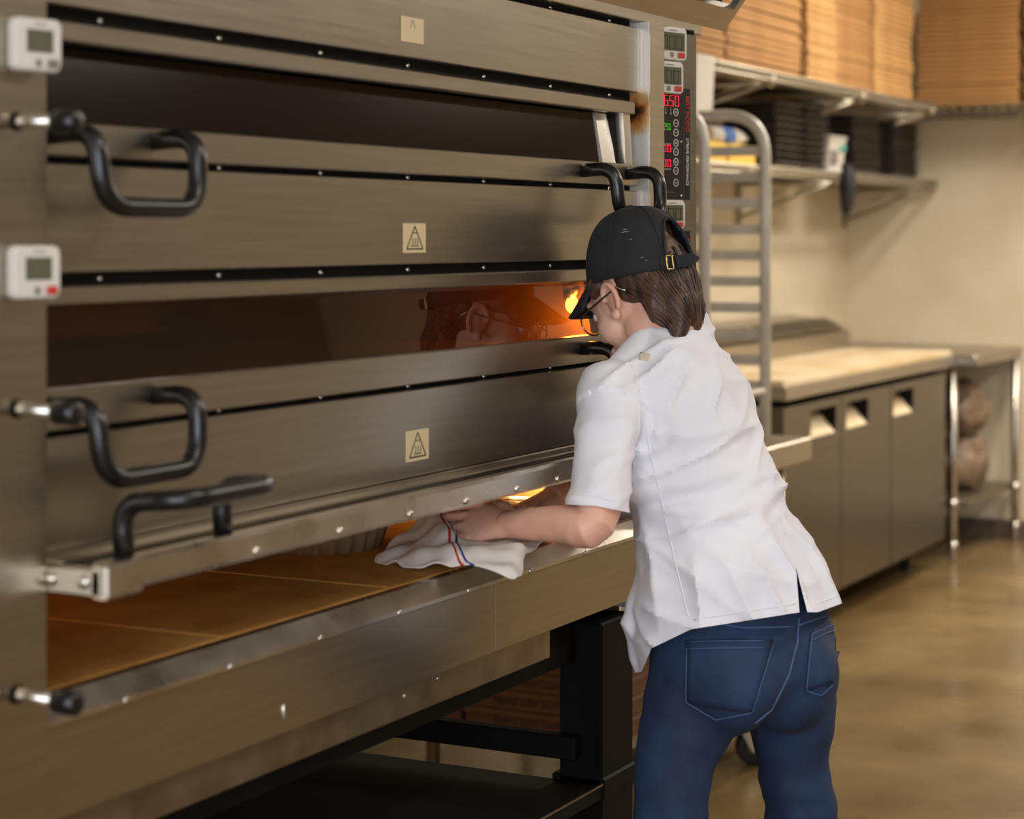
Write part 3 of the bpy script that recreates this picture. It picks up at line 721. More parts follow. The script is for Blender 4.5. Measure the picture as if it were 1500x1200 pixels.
# white carton and glove hanging from the shelf
wb = thing('white_carton', (5.50, 1.5, ZL), 'white carton with teal mark on lower wire shelf', 'carton')
R = lambda i, zz: [Vector((5.50+sx*(.115+i), 1.51+sy*(.07+i), zz)) for sx, sy in ((-1, -1), (1, -1), (1, 1), (-1, 1))]
MB().rings([R(-.015, ZL), R(0, ZL+.15), R(.004, ZL+.152), R(.004, ZL+.165), R(-.01, ZL+.167)]).build('carton_body', M['white_plastic'], wb, smooth=False)
MB().box(5.54, 5.59, 1.432, 1.440, ZL+.10, ZL+.125).build('printed_mark', M['teal'], wb)
MB().box(5.42, 5.50, 1.437, 1.445, ZL+.04, ZL+.10).build('printed_text_block', M['grey_ink'], wb)
gl = MB(); gx, gy = 5.42, 1.375
gl.tube([(gx, gy, 1.87), (gx, gy-.01, 1.82), (gx+.01, gy-.012, 1.76), (gx-.005, gy-.005, 1.69), (gx-.01, gy, 1.645)], [.022, .034, .038, .03, .012], 12)
for v in gl.v: v += noise.noise_vector(v*18)*.012
tag(gl.build('black_cloth', M['rubber']), 'black cloth hanging from the front of the lower wire shelf', 'cloth')
# things on the shelves and rack seen between runners
def carton(name, x0, x1, y0, y1, z0, z1, m, label, cat, taper=.0):
    cx, cy = (x0+x1)/2, (y0+y1)/2
    R = lambda s_, zz: [Vector((cx+sx*(x1-x0)/2*s_, cy+sy*(y1-y0)/2*s_, zz)) for sx, sy in ((-1, -1), (1, -1), (1, 1), (-1, 1))]
    o = MB().rings([R(1-taper, z0), R(1, z1-.02), R(1.02, z1-.018), R(1.02, z1), R(.96, z1+.002)]).build(name, m, smooth=False)
    return tag(o, label, cat)
carton('white_tub', 3.16, 3.33, 1.17, 1.33, 1.985, 2.18, M['white_plastic'], 'tall white tub standing on top of the pan rack', 'tub', .08)
bt = thing('squeeze_bottle', (4.30, 1.50, 1.91), 'white bottle with blue label lying on the yellow tubs behind the pan rack', 'bottle')
MB().tube([(4.06, 1.50, 1.948), (4.062, 1.50, 1.948), (4.34, 1.50, 1.948), (4.42, 1.50, 1.948), (4.50, 1.50, 1.948)], [.03, .036, .036, .026, .008], 14).build('bottle_body', M['white_plastic'], bt)
MB().tube([(4.18, 1.50, 1.948), (4.30, 1.50, 1.948)], .0375, 14).build('blue_band', M['blue_label'], bt)
carton('storage_tub', 3.80, 4.10, 1.43, 1.60, 1.8355, 1.910, M['yellow'], 'yellow tub on wire shelf, left of two, nearer the oven', 'tub')
carton('storage_tub', 4.13, 4.42, 1.43, 1.60, 1.8355, 1.910, M['yellow'], 'yellow tub on wire shelf under the white bottle, right of two', 'tub')
carton('storage_box', 4.10, 4.60, 1.64, 1.86, 1.8355, 2.06, M['bag'], 'grey-brown box behind the white bottle on the lower shelf', 'box')
# ------------------------------------------------------------------ pizza boxes under the steel table
def pizza_box(y0, y1, z, hgt, label, txt):
    b = thing('pizza_box', (1.27, y0, z), label, 'pizza box', 'pizza boxes under the table')
    MB().box(1.27, 1.72, y0, y1, z, z+hgt-.012, bev=.002).build('box_base', M['card_shaded'], b)
    MB().box(1.264, 1.726, y0-.004, y1+.004, z+hgt-.016, z+hgt-.001, bev=.002).build('box_lid', M['card_shaded'], b)
    if txt: text_mesh('lettering', 'National Italian Gourmang 702', .030, plane_mtx((1.2695, y1-.08, z+.014), (0, -1, 0), (0, 0, 1)), M['brown_ink'], b, shear=.35, sx=.72)
    return b
names = ['lowest', 'second lowest', 'middle', 'second from top', 'topmost']
for k in range(5):
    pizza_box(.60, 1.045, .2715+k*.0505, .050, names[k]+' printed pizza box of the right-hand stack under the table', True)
for k in range(3):
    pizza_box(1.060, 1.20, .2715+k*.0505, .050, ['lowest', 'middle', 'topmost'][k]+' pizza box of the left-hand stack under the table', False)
#@FOOD
# ------------------------------------------------------------------ baking tins and towel on the deck
ZD = 1.030
fp = MB(); n = 144; prof = [(.100, 0), (.118, .045), (.124, .052), (.118, .052), (.094, .004)]
rs = []
for r, z in prof:
    rs.append([Vector((-.53+ (r+.0045*math.cos(24*2*PI*j/n)*(1 if z < .05 else .3))*math.cos(2*PI*j/n), .335+(r+.0045*math.cos(24*2*PI*j/n)*(1 if z < .05 else .3))*math.sin(2*PI*j/n), ZD+z*1.25)) for j in range(n)])
fp.rings(rs)
tag(fp.build('fluted_tin', M['pan_dark']), 'round fluted baking tin on the deck left of the towel', 'baking tin')
PC = Vector((-.285, .125, ZD))
pn = thing('pie_tin', PC, 'round baking tin with golden pie held in towel', 'baking tin')
MB().lathe([(.088, 0), (.112, .048), (.118, .050), (.116, .053), (.108, .050), (.086, .004)], PC, 40).build('tin_body', M['pan_gold'], pn)
pb = MB().lathe([(.086, .006), (.106, .046), (.095, .056), (.06, .060), (.0001, .061)], PC, 48)
for v in pb.v: v.z += .004*noise.noise(v*60)
pb.build('pie_filling', M['pie'], pn)

def surf(net, nu, nv):
    """smooth grid through a net of control points (Catmull-Rom both ways)"""
    def cr(P, t):
        k = len(P)-1; x = t*k; i = min(int(x), k-1); f = x-i
        p0 = P[max(i-1, 0)]; p1 = P[i]; p2 = P[i+1]; p3 = P[min(i+2, k)]
        return .5*((2*p1)+(p2-p0)*f+(2*p0-5*p1+4*p2-p3)*f*f+(3*p1-p0-3*p2+p3)*f**3)
    out = []
    for a in range(nu+1):
        row = [cr(list(r), a/nu) for r in zip(*net)] if False else [cr([net[i][j] for i in range(len(net))], a/nu) for j in range(len(net[0]))]
        out.append([cr(row, c/nv) for c in range(nv+1)])
    return out
def sheet(name, net, nu, nv, m, thick, amp, sc, parent=None, seed=0):
    g = surf(net, nu, nv); vs = [p+Vector((0, 0, 1))*amp*noise.noise(p*sc+Vector((seed, 0, 0)))+noise.noise_vector(p*sc*.6+Vector((0, seed, 3)))*amp*.7 for r in g for p in r]
    fs = [(a*(nv+1)+c, a*(nv+1)+c+1, (a+1)*(nv+1)+c+1, (a+1)*(nv+1)+c) for a in range(nu) for c in range(nv)]
    me = bpy.data.meshes.new(name); org = parent_origin(parent); me.from_pydata([tuple(v-org) for v in vs], [], fs)
    uv = me.uv_layers.new(name='uv')
    for pl in me.polygons:
        for li, vi in zip(pl.loop_indices, pl.vertices): uv.data[li].uv = ((vi//(nv+1))/nu-.14*((vi % (nv+1))/nv-.33), (vi % (nv+1))/nv)
    me.materials.append(m); me.polygons.foreach_set('use_smooth', [True]*len(fs))
    o = bpy.data.objects.new(name, me); COL.objects.link(o)
    if parent is not None: o.parent = parent
    s_ = o.modifiers.new('thickness', 'SOLIDIFY'); s_.thickness = thick; s_.offset = 0
    return o
m = M['towel']; b_ = m.node_tree.nodes['Principled BSDF']
uvn = N(m, 'ShaderNodeUVMap', _uv_map='uv'); sp = N(m, 'ShaderNodeSeparateXYZ'); L(m, uvn.outputs[0], sp.inputs[0])
rp = N(m, 'ShaderNodeValToRGB'); rp.color_ramp.interpolation = 'CONSTANT'; e = rp.color_ramp.elements
WH = srgb(226, 220, 214); e[0].position = 0; e[0].color = WH; e[1].position = .345; e[1].color = srgb(186, 52, 38)
for p_, c_ in ((.368, WH), (.405, srgb(40, 58, 130)), (.428, WH)): k = e.new(p_); k.color = c_
L(m, sp.outputs[0], rp.inputs[0]); L(m, rp.outputs[0], b_.inputs['Base Color'])
nz = N(m, 'ShaderNodeTexNoise', Scale=420, Detail=2); bu = N(m, 'ShaderNodeBump', Strength=.25, Distance=.002); L(m, nz.outputs[0], bu.inputs['Height']); L(m, bu.outputs[0], b_.inputs['Normal'])
# rows run from the left tip (u=0) across the hand to the right (u=1); each row from the back (v=0) over the tin rim to the front hem (v=1)
T = lambda x, y, d: pt(x, y, d)
net = [
 [T(575, 800, 3.36), T(565, 810, 3.33), T(556, 817, 3.29), T(550, 822, 3.26)],
 [T(622, 755, 3.40), T(612, 778, 3.33), T(604, 805, 3.24), T(600, 828, 3.17)],
 [T(650, 742, 3.38), T(640, 757, 3.31), T(648, 795, 3.19), T(652, 828, 3.13)],
 [T(700, 760, 3.42), T(672, 785, 3.30), T(682, 803, 3.16), T(690, 822, 3.12)],
 [T(745, 770, 3.44), T(712, 797, 3.27), T(718, 806, 3.15), T(742, 852, 3.09)],
 [T(790, 775, 3.46), T(758, 800, 3.27), T(757, 806, 3.17), T(760, 845, 3.10)],
 [T(806, 770, 3.46), T(790, 797, 3.32), T(782, 806, 3.26), T(772, 816, 3.20)]]
tw = sheet('kitchen_towel', net, 72, 48, M['towel'], .003, .011, 24)
tag(tw, 'white kitchen towel with red and blue stripes draped over the oven ledge', 'towel')
#@PERSON
# ------------------------------------------------------------------ the worker
per = thing('person', frm(.385, 3.33, 0), 'person in white chef jacket, black cap and jeans leaning into oven', 'person')
def az(a):
    """facing azimuth a degrees to the left of the viewing direction -> forward, left vectors"""
    a = math.radians(a)
    f = frm(-math.sin(a), math.cos(a)) - frm(0, 0); l = frm(-math.cos(a), -math.sin(a)) - frm(0, 0)
    return f, l
UPV = Vector((0, 0, 1))
def ring(x, y, d, a, b, azm, tilt=0, n=64, flat=2.0, dl=0):
    c = pt(x, y, d); f, l = az(azm); t = math.radians(tilt); f2 = f*math.cos(t)-UPV*math.sin(t)
    out = []
    for j in range(n):
        q = 2*PI*j/n; cq, sq = math.cos(q), math.sin(q); e_ = 2/flat
        out.append(c + l*(a*math.copysign(abs(cq)**e_, cq)) + f2*(b*math.copysign(abs(sq)**e_, sq)))
    return out
def limb(mb, P, R, n=20): mb.tube([Vector(p) for p in P], R, n); mb.ell(P[0], (R[0],)*3, n=16, k=10); mb.ell(P[-1], (R[-1],)*3, n=16, k=10)
def lerp_path(P, R, k=4):
    P = [Vector(p) for p in P]; out = []; ro = []
    for i in range(len(P)-1):
        p0, p1, p2, p3 = P[max(i-1, 0)], P[i], P[i+1], P[min(i+2, len(P)-1)]
        for s_ in range(k):
            f_ = s_/k; out.append(.5*((2*p1)+(p2-p0)*f_+(2*p0-5*p1+4*p2-p3)*f_*f_+(3*p1-p0-3*p2+p3)*f_**3)); ro.append(R[i]*(1-f_)+R[i+1]*f_)
    out.append(P[-1]); ro.append(R[-1]); return out, ro
# joints
SHL = pt(898, 572, 3.33); ELL = pt(872, 768, 3.14); WRL = pt(745, 768, 3.255)
SHR = pt(988, 552, 3.57); ELR = pt(905, 715, 3.66); WRR = pt(812, 726, 3.505)
HDO = pt(941, 433, 3.47)                                   # middle of the head at ear level
HF, HL0 = az(50); pit = math.radians(28)
FH = HF*math.cos(pit)-UPV*math.sin(pit); UH = HF*math.sin(pit)+UPV*math.cos(pit); LH = HL0
HM = Matrix(((FH.x, LH.x, UH.x), (FH.y, LH.y, UH.y), (FH.z, LH.z, UH.z)))
def hd(f, l, u): return HDO + HM @ Vector((f, l, u))
body = MB()
def hel(c, r, mx=None): body.ell(hd(*c), r, HM if mx is None else HM @ mx, n=24, k=16)
hel((-.006, 0, .035), (.088, .072, .084)); hel((.018, 0, .01), (.078, .066, .08)); hel((.030, 0, -.055), (.055, .050, .062))
hel((.066, 0, -.098), (.026, .026, .020)); hel((.052, .030, -.030), (.034, .030, .034)); hel((.052, -.030, -.030), (.034, .030, .034))
hel((.094, 0, -.028), (.020, .014, .014)); hel((.088, 0, -.012), (.012, .010, .026)); hel((.079, 0, .022), (.016, .05, .012))
hel((.084, 0, -.064), (.014, .024, .012)); hel((.0, .042, -.060), (.032, .018, .04)); hel((.0, -.042, -.060), (.032, .018, .04))
for sg in (1, -1):
    rz = Matrix.Rotation(sg*math.radians(-22), 3, 'Z')
    hel((.012, sg*.071, -.002), (.015, .006, .025), rz)
    P = []
    for k in range(15):
        a = math.radians(-60+k*20); P.append(hd(.010-.016*math.cos(a), sg*(.077+.004*math.cos(a)), .001+.026*math.sin(a)))
    body.tube(P[:13], .0050, 8); hel((.014, sg*.075, -.027), (.009, .006, .009))
NB = pt(985, 492, 3.455)                                   # base of the neck
limb(body, [hd(-.02, 0, -.03), hd(-.03, 0, -.085), NB, NB+Vector((0, 0, -.06))], [.056, .051, .050, .052])
# trunk, arms and legs under the clothes
body.rings([ring(1085, 925, 3.33, .15, .105, 42), ring(1055, 800, 3.36, .135, .09, 46), ring(1015, 680, 3.40, .14, .095, 53), ring(985, 590, 3.43, .15, .095, 58), ring(980, 530, 3.45, .11, .058, 60), ring(986, 495, 3.455, .048, .045, 58)])
for (S, E_, Wr) in ((SHL, ELL, WRL), (SHR, ELR, WRR)):
    P, R_ = lerp_path([S, S.lerp(E_, .5), E_, E_.lerp(Wr, .35), E_.lerp(Wr, .72), Wr], [.044, .040, .031, .030, .026, .0215], 4)
    limb(body, P, R_)
KNL = pt(983, 1245, 3.24); KNR = pt(1175, 1245, 3.42); ANL = KNL.copy(); ANR = KNR.copy()
HIL = pt(1036, 985, 3.29); HIR = pt(1144, 985, 3.38)
ANL = Vector((KNL.x-.05, KNL.y-.02, .09)); ANR = Vector((KNR.x-.04, KNR.y-.04, .09))
for (Hh, K, A) in ((HIL, KNL, ANL), (HIR, KNR, ANR)):
    mid_ = pt(997, 1090, 3.26) if Hh is HIL else pt(1160, 1090, 3.405)
    P, R_ = lerp_path([Hh, mid_, K, K.lerp(A, .35), A], [.062, .050, .042, .040, .034], 4); limb(body, P, R_)
    ff, ll = az(44); body.ell(A+ff*.05+Vector((0, 0, -.045)), (.045, .045, .035)); body.ell(A+ff*.10+Vector((0, 0, -.055)), (.045, .045, .028))
# hands: palm plus five separate fingers
def hand(wr, pdir, nrm, thumb_side, curls, thumb, ln=.088, s_=1.0):
    """pdir: wrist to knuckles; nrm: out of the back of the hand; thumb_side: across the palm towards the thumb"""
    p = Vector(pdir).normalized(); n_ = Vector(nrm); n_ = (n_-p*n_.dot(p)).normalized(); t = n_.cross(p).normalized()
    if t.dot(Vector(thumb_side)) < 0: t = -t
    mx = Matrix(((p.x, t.x, n_.x), (p.y, t.y, n_.y), (p.z, t.z, n_.z)))
    A = lambda a, b, c: Vector(wr) + mx @ Vector((a*s_, b*s_, c*s_))
    body.rings([[A(x, w_*math.cos(q), h_*math.sin(q)) for q in [2*PI*j/20 for j in range(20)]] for x, w_, h_ in ((-.01, .023, .018), (.015, .028, .016), (.045, .037, .014), (.072, .041, .0115), (.086, .038, .008))])
    base = [(.084, .0345), (.090, .0115), (.087, -.0115), (.078, -.0340)]; lens = [.070, .078, .072, .057]
    tips = []
    for (bx, by), le, cu in zip(base, lens, curls):
        q = A(bx-.02, by, .002); path = [q, A(bx, by, .003)]; ang = 0; d = Vector((1, 0, 0))
        pos = Vector((bx, by, .003)); spread = by*4.2
        for k, fr_ in enumerate((.45, .31, .24)):
            ang += cu[k]; dv = Vector((math.cos(ang), spread*.12*(1 if k == 0 else .5), -math.sin(ang)))
            for h_ in (.5, 1): path.append(A(*(pos+dv*le*fr_*h_)))
            pos = pos+dv*le*fr_
        rr = [.0082, .0086, .0076, .0080, .0068, .0072, .0064, .0054]
        body.tube(path, [x*s_ for x in rr], 12); body.ell(path[-1], (.0054*s_,)*3, n=10, k=8); tips.append((path[-1], path[-2]))
    th_ = [A(.012, .020, -.004), A(.030, .038, -.008)] + [A(*q) for q in thumb]
    body.tube(th_, [.014, .0135, .0115, .0105, .0085][:len(th_)], 12); body.ell(th_[-1], (.0085,)*3, n=10, k=8)
    return A, tips, n_
fA, lA = az(62)
pdL = pt(684, 766, 3.30)-WRL
hA, tipsL, nL = hand(WRL, pdL, Vector((0, 0, 1))*.75 + (frm(-.1, -.75)-frm(0, 0)), frm(0, 1)-frm(0, 0)+Vector((0, 0, .3)),
   [(.10, .30, .25), (.12, .34, .28), (.16, .38, .3), (.22, .42, .3)], [(.052, .050, -.016), (.074, .052, -.026), (.092, .048, -.036)])
pdR = pt(775, 742, 3.49)-WRR
hB, tipsR, nR = hand(WRR, pdR, Vector((0, 0, .6))+(frm(.7, .3)-frm(0, 0)), frm(-.3, -1)-frm(0, 0)+Vector((0, 0, .3)),
   [(.5, .7, .5), (.55, .75, .5), (.55, .75, .5), (.6, .75, .5)], [(.050, .050, -.018), (.070, .050, -.030), (.086, .044, -.042)])
bo = link_mesh('body', fuse(body, .0028, 3), M['skin'], per)
# finger nails
q = MB()
for tp, pv in tipsL+tipsR:
    d = (tp-pv).normalized(); q.ell(tp+Vector((0, 0, .0045)), (.004, .004, .0016), n=8, k=6)
q.build('fingernails', M['lip'], per)
for sg in (1, -1):
    e_ = MB().ell(hd(.076, sg*.031, .0), (.012, .012, .010), HM, 14, 10).build('eye', M['eye'], per)
    MB().ell(hd(.0855, sg*.031, -.001), (.003, .005, .005), HM, 10, 8).build('iris', M['iris'], e_)
MB().ell(hd(.095, 0, -.065), (.006, .020, .007), HM, 14, 8).build('lips', M['lip'], per)

# ---- jeans
jn = MB()
RJ = [ring(1078, 815, 3.345, .150, .110, 43), ring(1090, 880, 3.34, .152, .112, 43), ring(1090, 930, 3.335, .168, .128, 42), ring(1090, 975, 3.33, .172, .134, 42), ring(1088, 1015, 3.33, .150, .112, 42), ring(1090, 1035, 3.33, .10, .085, 42)]
jn.rings(RJ)
f42, l42 = az(42)
for (pp, K, A) in (([(1032, 985, 3.29, .090), (1008, 1055, 3.27, .077), (990, 1110, 3.255, .066), (983, 1190, 3.245, .060)], KNL, ANL), ([(1146, 985, 3.38, .090), (1160, 1055, 3.40, .072), (1160, 1110, 3.41, .060), (1173, 1185, 3.42, .061)], KNR, ANR)):
    P, R_ = lerp_path([pt(*q[:3]) for q in pp]+[K+Vector((0, 0, -.02)), K.lerp(A, .35), K.lerp(A, .75), A+Vector((0, 0, -.02))], [q[3] for q in pp]+[.061, .061, .057, .054], 5)
    limb(jn, P, R_, 28)
jn.ell(pt(1058, 985, 3.26)-f42*.02, (.085, .085, .095)); jn.ell(pt(1140, 985, 3.33)-f42*.02, (.085, .085, .095))
jm = fuse(jn, .0065, 18)
def wrinkle(me, fn):
    n = len(me.vertices); co = np.zeros(n*3); me.vertices.foreach_get('co', co); co = co.reshape(-1, 3)
    nn = np.zeros(n*3); me.vertices.foreach_get('normal', nn); nn = nn.reshape(-1, 3)
    for i in range(n):
        co[i] += nn[i]*fn(Vector(co[i]), nn[i])
    me.vertices.foreach_set('co', co.ravel()); me.update()
def jfold(p, n_):
    k = max(0, 1-abs(p.z-.60)/.12)                       # bunching behind the knee
    h = noise.noise(Vector((p.x*7, p.y*7, p.z*34)))*.007*k
    c = max(0, 1-abs(p.z-.78)/.07)
    h += noise.noise(Vector((p.x*9+3, p.y*9, p.z*26+p.x*14)))*.005*c
    return h + noise.noise(p*13)*.004 + noise.noise(p*34)*.0012
wrinkle(jm, jfold)
jeans = link_mesh('jeans', jm, M['denim'], per)
def bvh_of(o):
    off = parent_origin(o); return BVHTree.FromPolygons([v.co+off for v in o.data.vertices], [tuple(p.vertices) for p in o.data.polygons])
jb = bvh_of(jeans)
def on(bv, p, d, lift=.002):
    """drop a point onto a surface along d"""
    h = bv.ray_cast(Vector(p), Vector(d))
    return (h[0]+h[1]*lift) if h[0] is not None else None
VIEW = lambda x, y: (pt(x, y, 2.2), (pt(x, y, 3)-pt(x, y, 2)).normalized())
def trace(bv, pts_, r, lift=.0005, k=10):
    P = []
    for (a, c) in zip(pts_[:-1], pts_[1:]):
        for s_ in range(k):
            o, d = VIEW(a[0]+(c[0]-a[0])*s_/k, a[1]+(c[1]-a[1])*s_/k); h = on(bv, o, d, lift)
            if h: P.append(h)
    return MB().tube(P, r, 6) if len(P) > 1 else None
def patch(bv, quad, name, m, parent, lift=.0035, nu=10, nv=10):
    g = []
    for a in range(nu+1):
        for c in range(nv+1):
            u, v = a/nu, c/nv
            x = (quad[0][0]*(1-u)+quad[1][0]*u)*(1-v)+(quad[3][0]*(1-u)+quad[2][0]*u)*v; y = (quad[0][1]*(1-u)+quad[1][1]*u)*(1-v)+(quad[3][1]*(1-u)+quad[2][1]*u)*v
            o, d = VIEW(x, y); h = on(bv, o, d, lift); g.append(h if h else (g[-1] if g else pt(x, y, 3.3)))
    b = MB().add(g, [(a*(nv+1)+c, a*(nv+1)+c+1, (a+1)*(nv+1)+c+1, (a+1)*(nv+1)+c) for a in range(nu) for c in range(nv)], 0, True)
    ob = b.build(name, m, parent); s_ = ob.modifiers.new('thickness', 'SOLIDIFY'); s_.thickness = .004; s_.offset = -1; return ob
pk = patch(jb, [(1006, 938), (1132, 938), (1102, 1045), (1004, 1030)], 'back_pocket', M['denim'], jeans)
for pl in ([(1008, 941), (1131, 941)], [(1009, 951), (1129, 951)], [(1131, 942), (1101, 1042), (1050, 1052), (1006, 1029), (1008, 941)]):
    t = trace(jb, pl, .0009, .0045); t and t.build('stitching', M['stitch'], pk)
pk = patch(jb, [(1186, 928), (1226, 910), (1222, 998), (1178, 1012)], 'back_pocket', M['denim'], jeans)
for pl in ([(1187, 930), (1226, 912)], [(1188, 938), (1225, 921)], [(1187, 930), (1179, 1010), (1200, 1018), (1222, 998)]):
    t = trace(jb, pl, .0009, .0045); t and t.build('stitching', M['stitch'], pk)
sm_ = MB()
for pl in ([(1170, 905), (1168, 940), (1155, 990), (1130, 1040), (1103, 1062)], [(1040, 912), (1090, 920), (1168, 918)], [(1170, 916), (1228, 896)]):
    t = trace(jb, pl, .0016, .0006)
    if t: sm_.add(t.v, t.f, 0, True)
sm_.build('denim_seam', M['stitch'], jeans)
for A in (ANL, ANR):
    sh = MB(); ff, ll = az(44)
    R = lambda o_, a, b, z: [Vector((A.x, A.y, 0))+ff*(o_+b*math.sin(q))+ll*(a*math.cos(q))+UPV*z for q in [2*PI*j/24 for j in range(24)]]
    sh.rings([R(.05, .048, .132, 0), R(.05, .050, .135, .02), R(.05, .047, .128, .035), R(.045, .045, .11, .06), R(.0, .044, .058, .085), R(-.005, .042, .05, .105)])
    sh.build('shoe', M['shoe'], per)

# ---- chef jacket
jk = MB()
RK = [ring(1088, 965, 3.32, .190, .152, 42, 14), ring(1086, 915, 3.325, .190, .152, 42, 14), ring(1070, 840, 3.34, .178, .142, 43, 13), ring(1046, 768, 3.365, .146, .116, 46, 14), ring(1034, 730, 3.38, .148, .112, 49, 15), ring(1018, 690, 3.395, .156, .116, 52, 16),
      ring(994, 620, 3.42, .165, .118, 57, 20), ring(978, 562, 3.435, .160, .102, 60, 24), ring(978, 524, 3.445, .128, .078, 60, 28), ring(985, 494, 3.455, .088, .068, 58, 30), ring(986, 476, 3.46, .066, .058, 57, 30)]
jk.rings(RK)
# front hem hanging forward, lower left
fr_ = lambda x, y, d, a, b: ring(x, y, d, a, b, 42, 0, 40)
jk.rings([fr_(962, 1010, 3.31, .030, .020), fr_(950, 960, 3.31, .040, .028), fr_(955, 925, 3.31, .048, .032), fr_(960, 880, 3.32, .056, .036), fr_(975, 820, 3.34, .050, .045)])
for (S, E_, k1) in ((SHL, ELL, 1.0), (SHR, ELR, 1.0)):
    d = (E_-S); end = S+d*.92
    P, R_ = lerp_path([S-d*.02, S+d*.2, S+d*.5, end], [.052, .056, .051, .046], 5); limb(jk, P[:-1], R_[:-1], 28); jk.tube(P, R_, 28)
limb(jk, [pt(912, 556, 3.36), pt(938, 530, 3.40), pt(968, 506, 3.44)], [.044, .046, .05], 24)
jm = fuse(jk, .0055, 10)
spine0, spine1 = pt(1090, 905, 3.32), pt(985, 480, 3.45)
def ridge(v): return max(0., 1-abs(noise.noise(v))*3.2)**2
def kfold(p, n_):
    q = p-spine1
    r_ = q.x*SN-q.y*CS                                                        # across the picture
    lo = max(0, min(1, (1.14-p.z)/.14)); up = 1-lo
    w = up*.0055*ridge(Vector((r_*4+1, q.x*3, (p.z+r_*.35)*11)))              # folds across the back
    w += up*.0045*ridge(Vector((r_*9+5, q.x*5, (p.z-r_*.5)*16)))
    w += lo*.0075*ridge(Vector((r_*11+2+p.z*4, q.x*9, p.z*2.2)))              # long flutes towards the hem
    w += lo*.004*ridge(Vector((r_*6, q.x*6, (p.z+r_*.6)*10)))
    mid = max(0, 1-abs(p.z-1.12)/.07); w += mid*.010*ridge(Vector((r_*3+9, q.x*3, (p.z-r_*.3)*17)))
    ax = (ELL-SHL).normalized(); v_ = p-SHL; t_ = v_.dot(ax); near = (v_-ax*t_).length
    if t_ > .05 and near < .075 and (p-pt(1000, 650, 3.4)).length > .10: w *= .55
    return w*1.7-.004 + noise.noise(p*13)*.005+noise.noise(p*42)*.0012
wrinkle(jm, kfold)
jk_o = link_mesh('chef_jacket', jm, M['jacket'], per)
# vent at the middle of the back hem
o1, d1 = VIEW(1168, 832); o2, d2 = VIEW(1176, 925); o3, d3 = VIEW(1198, 920)
dep = lambda x, y, d: pt(x, y, d)
def slab_cut(poly, d0, d1):
    a = [pt(x, y, d0) for x, y in poly]; c = [pt(x, y, d1) for x, y in poly]; n = len(poly)
    return MB().add(a+c, [list(range(n)), [n+k for k in range(n)][::-1]]+[(k, (k+1) % n, n+(k+1) % n, n+k) for k in range(n)])
cuts = [slab_cut([(1166, 832), (1176, 960), (1199, 960)], 3.0, 3.36),
        slab_cut([(860, 1000), (940, 984), (954, 950), (1012, 922), (1172, 897), (1198, 897), (1242, 881), (1330, 860), (1330, 1100), (860, 1100)], 2.9, 3.9),
        slab_cut([(800, 738), (872, 741), (926, 752), (926, 850), (800, 850)], 2.8, 3.262)]
cobs = []
for k, c_ in enumerate(cuts):
    co = c_.build('t', M['jacket']); cobs.append(co)
    bm_ = jk_o.modifiers.new('cut', 'BOOLEAN'); bm_.object = co; bm_.operation = 'DIFFERENCE'; bm_.solver = 'EXACT'
dg = bpy.context.evaluated_depsgraph_get(); nm = bpy.data.meshes.new_from_object(jk_o.evaluated_get(dg)); jk_o.modifiers.clear()
jk_o.data = nm; nm.name = 'chef_jacket'
for co in cobs: bpy.data.objects.remove(co)
nm.materials.clear(); nm.materials.append(M['jacket']); nm.polygons.foreach_set('material_index', [0]*len(nm.polygons)); nm.polygons.foreach_set('use_smooth', [True]*len(nm.polygons))
bm = bmesh.new(); bm.from_mesh(nm)
for e_ in bm.edges: e_.smooth = not (len(e_.link_faces) == 2 and e_.calc_face_angle(0) > .7)
bm.to_mesh(nm); bm.free()
kb = bvh_of(jk_o)
sm_ = MB()
for pl in ([(1128, 735), (1150, 790), (1166, 832)], [(936, 570), (948, 640), (968, 730), (988, 820), (1010, 912)], [(1016, 908), (1100, 895), (1172, 884)], [(1198, 884), (1236, 869)], [(925, 535), (938, 570), (936, 630), (926, 690)], [(836, 724), (870, 727), (908, 737)]):
    t = trace(kb, pl, .0012, -.0002)
    if t: sm_.add(t.v, t.f, 0, True)
sm_.build('jacket_seam', M['jacket'], jk_o)
patch(kb, [(938, 516), (953, 519), (951, 530), (935, 527)], 'tan_stain', M['stain'], jk_o, lift=.0006, nu=4, nv=4)
cl = MB(); fC, lC = az(58)
def cring(x, y, d, a, b, t): return ring(x, y, d, a, b, 57, t, 40)
cl.rings([cring(985, 494, 3.455, .078, .066, 30), cring(980, 478, 3.46, .070, .064, 34), cring(975, 462, 3.465, .066, .062, 36), cring(976, 462, 3.465, .061, .057, 36), cring(980, 478, 3.46, .063, .058, 34)], cap=False)
cl.build('collar', M['jacket'], jk_o)

# ---- hair
hr = MB()
def hh(c, r): hr.ell(hd(*c), r, HM, 24, 16)
hh((-.024, 0, .030), (.079, .076, .076)); hh((-.054, 0, -.012), (.048, .064, .056)); hh((-.060, 0, -.050), (.038, .048, .045)); hh((-.050, .030, -.040), (.032, .036, .046)); hh((-.050, -.030, -.040), (.032, .036, .046))
hh((-.030, -.036, -.092), (.034, .034, .040)); hh((-.028, -.058, -.07), (.03, .022, .045)); hh((-.040, 0, .085), (.056, .060, .050)); hh((.035, .054, .036), (.03, .020, .022)); hh((-.078, -.012, .0), (.026, .034, .05))
P, R_ = lerp_path([hd(-.068, -.02, .045), hd(-.070, -.030, .0), hd(-.050, -.040, -.05), hd(-.020, -.046, -.095), hd(.0, -.04, -.145)], [.020, .025, .024, .018, .006], 4); limb(hr, P, R_, 16)
hr.ell(pt(1000, 464, 3.455), (.030, .028, .036)); hr.ell(pt(1014, 471, 3.405), (.018, .018, .024)); hr.ell(pt(985, 472, 3.42), (.026, .024, .03))
